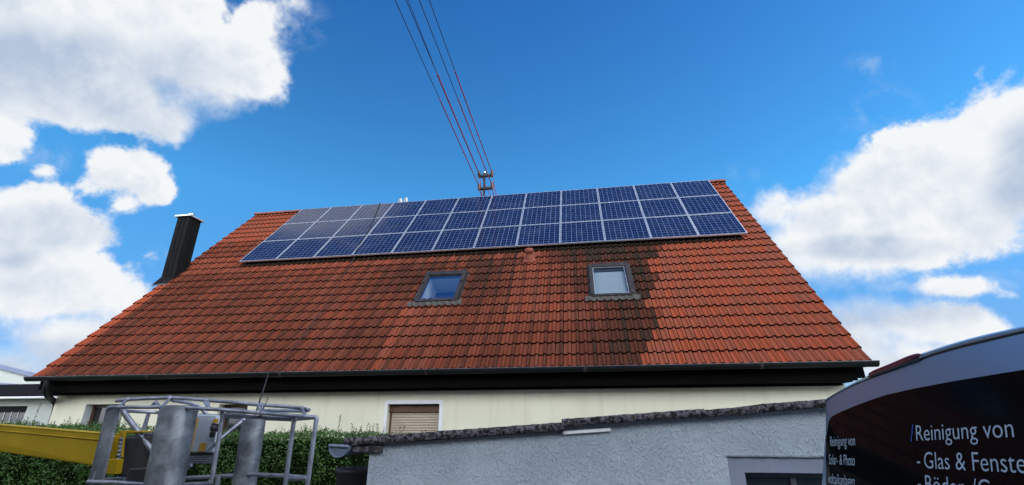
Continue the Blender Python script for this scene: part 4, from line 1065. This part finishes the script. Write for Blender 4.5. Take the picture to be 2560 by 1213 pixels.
# boom
b0, b1 = at(0, 1062, 3.25), at(262, 1084, 3.15)
c0, c1 = at(0, 1130, 3.25), at(245, 1166, 3.15)
ext = (b0-b1)*1.6; ext2 = (c0-c1)*1.6
m = MB(); m.quadbox([b0+ext, b1, c1, c0+ext2], (0.0, 0.12, 0.0)); boom = m.build('boom', M_yellow, lift, 0.010)
m = MB(); d0, d1 = at(0, 1077, 3.245), at(254, 1100, 3.145); m.tube([d0+(d0-d1)*1.6, d1], 0.0045, 6)
d0, d1 = at(0, 1063, 3.245), at(262, 1085, 3.145); m.tube([d0+(d0-d1)*1.6, d1], 0.0035, 6); m.build('weld_seam', M_yellow, boom)
m = MB()
m.quadbox([zp(452, 418, 3.15), zp(505, 424, 3.15), zp(500, 500, 3.15), zp(480, 690, 3.15), zp(440, 690, 3.15)][:4], (0, 0.03, 0))
m.quadbox([zp(505, 415, 3.2), zp(690, 425, 3.2), zp(690, 440, 3.2), zp(540, 452, 3.2)], (0, 0.10, 0))
m.quadbox([zp(385, 470, 3.13), zp(455, 480, 3.13), zp(440, 520, 3.13), zp(380, 510, 3.13)], (0, 0.03, 0))
m.quadbox([zp(345, 700, 3.13), zp(455, 700, 3.13), zp(425, 852, 3.13), zp(322, 850, 3.13)], (0, 0.05, 0))
m.quadbox([zp(380, 510, 3.2), zp(450, 520, 3.2), zp(430, 700, 3.2), zp(340, 700, 3.2)], (0, 0.02, 0))
m.build('boom_head', M_yellow, boom, 0.006)
m = MB()
for i in range(6):
    p = zp(492-7*i, 500+40*i, 3.145); m.lathe([(0.008, 0), (0.008, 0.012), (0.0, 0.013)], p, (0, -1, 0), 6)
m.quadbox([zp(484, 480, 3.148), zp(502, 480, 3.148), zp(470, 720, 3.148), zp(455, 720, 3.148)], (0, 0.004, 0)); m.build('bolt_strip', M_rail, boom)
# base outside the picture
bb_ = b0+ext
m = MB(); m.bb((bb_.x-0.5, bb_.y-0.35, 0.35), (bb_.x+0.15, bb_.y+0.55, bb_.z+0.12)); m.bb((bb_.x-1.5, bb_.y-0.9, 0.25), (bb_.x+0.9, bb_.y+1.0, 0.55)); m.build('chassis', M_yellow, lift, 0.03)
for sx in (-1.2, 0.6):
    for sy in (-0.95, 1.05):
        m = MB(); m.lathe([(0.1, -0.09), (0.27, -0.09), (0.30, -0.06), (0.30, 0.06), (0.27, 0.09), (0.1, 0.09)], (bb_.x+sx, bb_.y+sy, 0.30), (0, 1, 0), 24); m.build('wheel', M_tyre, lift)
# platform floor
fl = [zp(165, 960, F), zp(2318, 960, F)]
m = MB(); m.bb((-3.22, 2.98, 1.06), (-1.76, 3.62, 1.10)); m.build('floor', M_rail, lift)
m = MB()
for (x, y, z1) in ((-3.26, 3.01, 1.72), (-2.37, 3.03, 1.70)):
    m = MB(); m.tube([(x, y, 1.08), (x, y, z1)], 0.014, 8); m.build('cage_leg', M_rail, lift)
# zip tie on the rail
m = MB(); p = zp(1858, 262, F-.012); m.tube([p+V((0, 0, -0.02)), p+V((0.0, -0.004, 0.01)), zp(1935, 95, F-.02)], 0.0025, 5)
tag(m.build('cable_tie', M_rope, None, loc=p), 'black cable tie with long tail round the platform handrail', 'cable tie')

# ------------------------------------------------------------------ van, its rear towards the yard
ve = ray(1500, 1130).normalized()
vup0 = (ve.cross(V((0, 0, 1)))).cross(ve).normalized(); vn0 = vup0.cross(ve)
LN = radians(14); vup = vup0*cos(LN)-vn0*sin(LN); vn = vup.cross(ve)      # vn points out of the rear, towards the yard
KV = 0.8                                                                   # size of the local unit, metres
VO = V((1.5*KV, 2.72*KV, 2.0))
def VP(s, v, w=0.0): return VO+(-ve*s+vup*v+vn*w)*KV                              # s to the right seen from behind, v up, w outwards
vinto = -vn0                                                               # towards the bonnet
van = thing('van', 'silver blue van seen from behind with white lettering on its dark rear window', 'van', VO-V((-2.2, 0, 2.0)))
# outline of the roof half (s, v), mirrored round s = 0.20
def sil(v_off=0.0):
    pts = [(-0.955, -0.36), (-0.909, -0.05), (-0.876, 0.10), (-0.862, 0.145), (-0.841, 0.175), (-0.80, 0.197), (-0.736, 0.219), (-0.63, 0.243), (-0.521, 0.260), (-0.38, 0.278), (-0.244, 0.291),
           (-0.05, 0.306), (0.10, 0.315), (0.22, 0.320), (0.36, 0.3215)]
    right = [(2*SCX-a, b) for (a, b) in pts[:-1]][::-1]
    right = [(a, b) for (a, b) in right]
    low = [(1.705, -0.9), (1.72, -1.6), (1.62, -2.1)]; lowl = [(-0.90, -2.1), (-1.0, -1.6), (-0.985, -0.9)]
    return lowl+pts+right+low
SCX, SCV = 0.36, -0.5; S = sil()
def ringpts(inset, along):
    out = []
    for (a, b) in S:
        dx, dy = a-SCX, b-SCV; L = sqrt(dx*dx+dy*dy)
        f = max(0, 1-inset/L); out.append(VP(SCX+dx*f, SCV+dy*f)+vinto*along*KV)
    return out
rings = [ringpts(0.016, 0.0), ringpts(0.004, 0.008), ringpts(0.0, 0.03), ringpts(-0.012, 0.3), ringpts(-0.02, 1.4), ringpts(-0.01, 4.8), ringpts(0.10, 5.6), ringpts(0.35, 6.1)]
m = MB(); n = len(S); vs = [p for r in rings for p in r]
m.add(vs, [(i*n+j, i*n+(j+1) % n, (i+1)*n+(j+1) % n, (i+1)*n+j) for i in range(len(rings)-1) for j in range(n)], True)
m.add(rings[-1], [list(range(n))]); m.add(rings[0], [list(range(n-1, -1, -1))])
body = m.build('body', M_van, van)
md = body.modifiers.new('split', 'EDGE_SPLIT'); md.split_angle = radians(45)
# tailgate: a slightly domed panel standing proud of the body below the roof seam
SEAM = [(-0.858, 0.178), (-0.841, 0.188), (-0.70, 0.212), (-0.573, 0.228), (-0.43, 0.243), (-0.288, 0.254), (-0.05, 0.266), (0.10, 0.277), (0.273, 0.285), (0.45, 0.285), (0.765, 0.273), (1.0, 0.258), (1.25, 0.228), (1.5, 0.18)]
GT = [(-0.835, -0.05), (-0.822, 0.015), (-0.805, 0.042), (-0.750, 0.080), (-0.62, 0.100), (-0.475, 0.117), (-0.28, 0.136), (-0.095, 0.149), (0.15, 0.152), (0.414, 0.150), (0.743, 0.142), (1.0, 0.134), (1.3, 0.115), (1.45, 0.08)]
def strip(mb, upper, lower, w, dome=0.0, n=48):
    def samp(P, s): return interp(s, P)
    vs = []; s0, s1 = upper[0][0], upper[-1][0]
    rowsN = 10
    for i in range(n+1):
        s = s0+(s1-s0)*i/n
        for j in range(rowsN+1):
            t = j/rowsN; a = samp(upper, s); b = samp(lower, s) if not callable(lower) else lower(s)
            v = a+(b-a)*t
            vs.append(VP(s, v, w(s, v)))
    k_ = rowsN+1
    mb.add(vs, [(i*k_+j, (i+1)*k_+j, (i+1)*k_+j+1, i*k_+j+1) for i in range(n) for j in range(rowsN)], True)
def dome(s, v):
    e = max(0.0, (-0.70-s)/0.3); e2 = max(0.0, (s-1.4)/0.3); t = max(0.0, (v-0.17)/0.12)
    return 0.020-0.035*e*e-0.035*e2*e2-0.010*t*t
m = MB(); strip(m, SEAM, lambda s: -1.65, dome, 60)
rim = [VP(s, v, dome(s, v)) for (s, v) in SEAM]; rb = [VP(s, v, -0.012) for (s, v) in SEAM]
nn = len(rim); m.add(rim+rb, [(i, i+1, nn+i+1, nn+i) for i in range(nn-1)])
tg = m.build('tailgate', M_van, van)
m = MB()
LIP0 = [(a, b+0.010) for (a, b) in SEAM]
def lip_up(s):                                    # roof line of the body at s
    P = sorted([(a, b) for (a, b) in S if b > 0.12])
    return interp(s, P)
vs = []; N = 60
for i in range(N+1):
    s = -0.845+(1.5+0.845)*i/N; lo = interp(s, SEAM)+0.009; hi = max(lo+0.004, lip_up(s)-0.006)
    vs += [VP(s, lo, -0.01), VP(s, lo, 0.018), VP(s, (lo+hi)/2, 0.021), VP(s, hi, 0.012), VP(s, hi+0.005, -0.008)]
m.add(vs, [(i*5+j, (i+1)*5+j, (i+1)*5+j+1, i*5+j+1) for i in range(N) for j in range(4)], False); m.build('roof_lip', M_van, van)
m = MB(); strip(m, GT, lambda s: max(-0.95, -0.95), lambda s, v: dome(s, v)+0.004, 70)
gl = m.build('rear_window', M_vglass, tg)
# high brake light on the roof lip
m = MB(); N = 20; vs = []
for i in range(N+1):
    s = -0.285+(0.204+0.285)*i/N; e = max(0.02, (1-abs(2*i/N-1)**7))**0.5
    lo = interp(s, SEAM)+0.007; hi = interp(s, SEAM)+0.038
    c = (lo+hi)/2; h = (hi-lo)/2*e
    for j in range(7):
        t = pi*(j/6-0.5); vs.append(VP(s, c+h*sin(t), 0.018+0.016*cos(t)*e))
m.add(vs, [(i*7+j, (i+1)*7+j, (i+1)*7+j+1, i*7+j+1) for i in range(N) for j in range(6)], True)
m.build('brake_light', M_brake, van)
m = MB(); vs = []
for i in range(61):
    s = -0.85+2.34*i/60; b = interp(s, SEAM); vs += [VP(s, b-0.004, 0.008), VP(s, b+0.0135, 0.014)]
m.add(vs, [(2*i, 2*i+2, 2*i+3, 2*i+1) for i in range(60)]); m.build('seam_seal', M_darkplastic, van)
m = MB(); m.quadbox([VP(-0.27, 0.262, 0.016), VP(0.19, 0.281, 0.016), VP(0.19, 0.289, 0.016), VP(-0.27, 0.270, 0.016)], vn*0.008); m.build('brake_light_seal', M_darkplastic, van)
# lettering, real words laid on the glass
def word(txt, s0, s1, base, cap, mt, name='lettering'):
    cu = bpy.data.curves.new('txt', 'FONT'); cu.body = txt; cu.size = 1.0; cu.extrude = 0.0; cu.resolution_u = 4; cu.offset = -0.006
    t = bpy.data.objects.new('txt', cu); COL.objects.link(t)
    bpy.context.view_layer.update()
    me0 = t.to_mesh(); vs0 = [tuple(v.co) for v in me0.vertices]; fs0 = [tuple(p.vertices) for p in me0.polygons]
    t.to_mesh_clear(); COL.objects.unlink(t); bpy.data.objects.remove(t); bpy.data.curves.remove(cu)
    xa = min(v[0] for v in vs0); xb = max(v[0] for v in vs0); sy = cap/0.729
    m = MB()
    m.add([VP(s0+(x-xa)/(xb-xa)*(s1-s0), base+y*sy, dome(s0+(x-xa)/(xb-xa)*(s1-s0), base)+0.0065) for (x, y, z) in vs0], fs0)
    return m.build(name, mt, tg)
word('Reinigung von', 0.142, 0.703, -0.082, 0.071, M_letter)
m = MB(); m.add([VP(0.097, -0.086, 0.027), VP(0.105, -0.086, 0.027), VP(0.126, -0.010, 0.027), VP(0.118, -0.010, 0.027)], [(0, 1, 2, 3)]); m.build('slash', M_blueletter, tg)
word('-', 0.137, 0.160, -0.195, 0.071, M_letter); word('Glas & Fenster', 0.190, 0.780, -0.197, 0.071, M_letter)
word('-', 0.135, 0.157, -0.288, 0.071, M_letter); word('Böden /G', 0.189, 0.565, -0.291, 0.071, M_letter)
word('Reinigung von', -0.752, -0.430, -0.096, 0.062, M_letter)
word('Solar- & Photo', -0.770, -0.436, -0.202, 0.062, M_letter)
word('voltaikanlagen', -0.777, -0.440, -0.310, 0.062, M_letter)
# lamps, bumper, wheels (below the picture)
for s0, s1 in ((-1.0, -0.90), (1.62, 1.72)):
    m = MB(); m.quadbox([VP(s0, -0.95, 0.0), VP(s1, -0.95, 0.0), VP(s1, -0.5, 0.0), VP(s0, -0.5, 0.0)], vn*0.03); m.build('tail_light', M_brake, van, 0.01)
m = MB(); m.quadbox([VP(-0.98, -2.05, 0.0), VP(1.70, -2.05, 0.0), VP(1.70, -1.72, 0.0), VP(-0.98, -1.72, 0.0)], vn*0.10); m.build('bumper', M_darkplastic, van, 0.03)
for al in (1.0, 3.7):
    for s in (-0.93, 1.65):
        c = VP(s, 0, 0)+vinto*(al+0.3); c.z = 0.34
        m = MB(); m.lathe([(0.15, -0.11), (0.30, -0.11), (0.34, -0.08), (0.34, 0.08), (0.30, 0.11), (0.15, 0.11)], c, ve, 28); wh = m.build('wheel', M_tyre, van)
        m = MB(); m.lathe([(0.0, -0.09), (0.20, -0.10), (0.20, 0.10), (0.0, 0.09)], c, ve, 20); m.build('rim', M_alu, wh)

# ------------------------------------------------------------------ added house out of view behind the camera, put there to shade the foreground
bh = thing('shading_house', 'brown rendered house added unseen behind the viewer to shade the foreground', 'house', (-1, -6.5, 0))
m = MB()
wins = [(x, x+1.2, z, z+1.3) for x in (-14, -10.5, -7, -3.5, 0, 3.5, 7, 10.5) for z in (0.95, 3.35)]
wall_front(m, -16, 14, 0, 5.2, -2.7, wins, -0.18)
m.bb((-16, -10.5, 0), (14, -2.95, 5.2))
m.build('wall', simple('brown_render', (0.12, 0.10, 0.09), 0.9, var=0.1, bmp=0.3), bh)
m = MB(); m.prism([(-16.4, -2.3, 5.05), (-16.4, -10.9, 5.05), (-16.4, -6.6, 7.7)], (30.8, 0, 0)); m.build('roof', M_ridge, bh)
for (a, b, c, d) in wins:
    y0, y1 = -2.86, -2.80
    m = MB(); m.bb((a+0.002, y0, c), (a+0.07, y1, d)); m.bb((b-0.07, y0, c), (b-0.002, y1, d)); m.bb((a+0.07, y0, d-0.07), (b-0.07, y1, d)); m.bb((a+0.07, y0, c), (b-0.07, y1, c+0.07)); m.bb(((a+b)/2-0.03, y0, c+0.07), ((a+b)/2+0.03, y1, d-0.07))
    f = m.build('window', M_white, bh)
    m = MB(); m.bb((a+0.07, y0+0.015, c+0.07), (b-0.07, y0+0.03, d-0.07)); m.build('pane', M_darkglass, f)
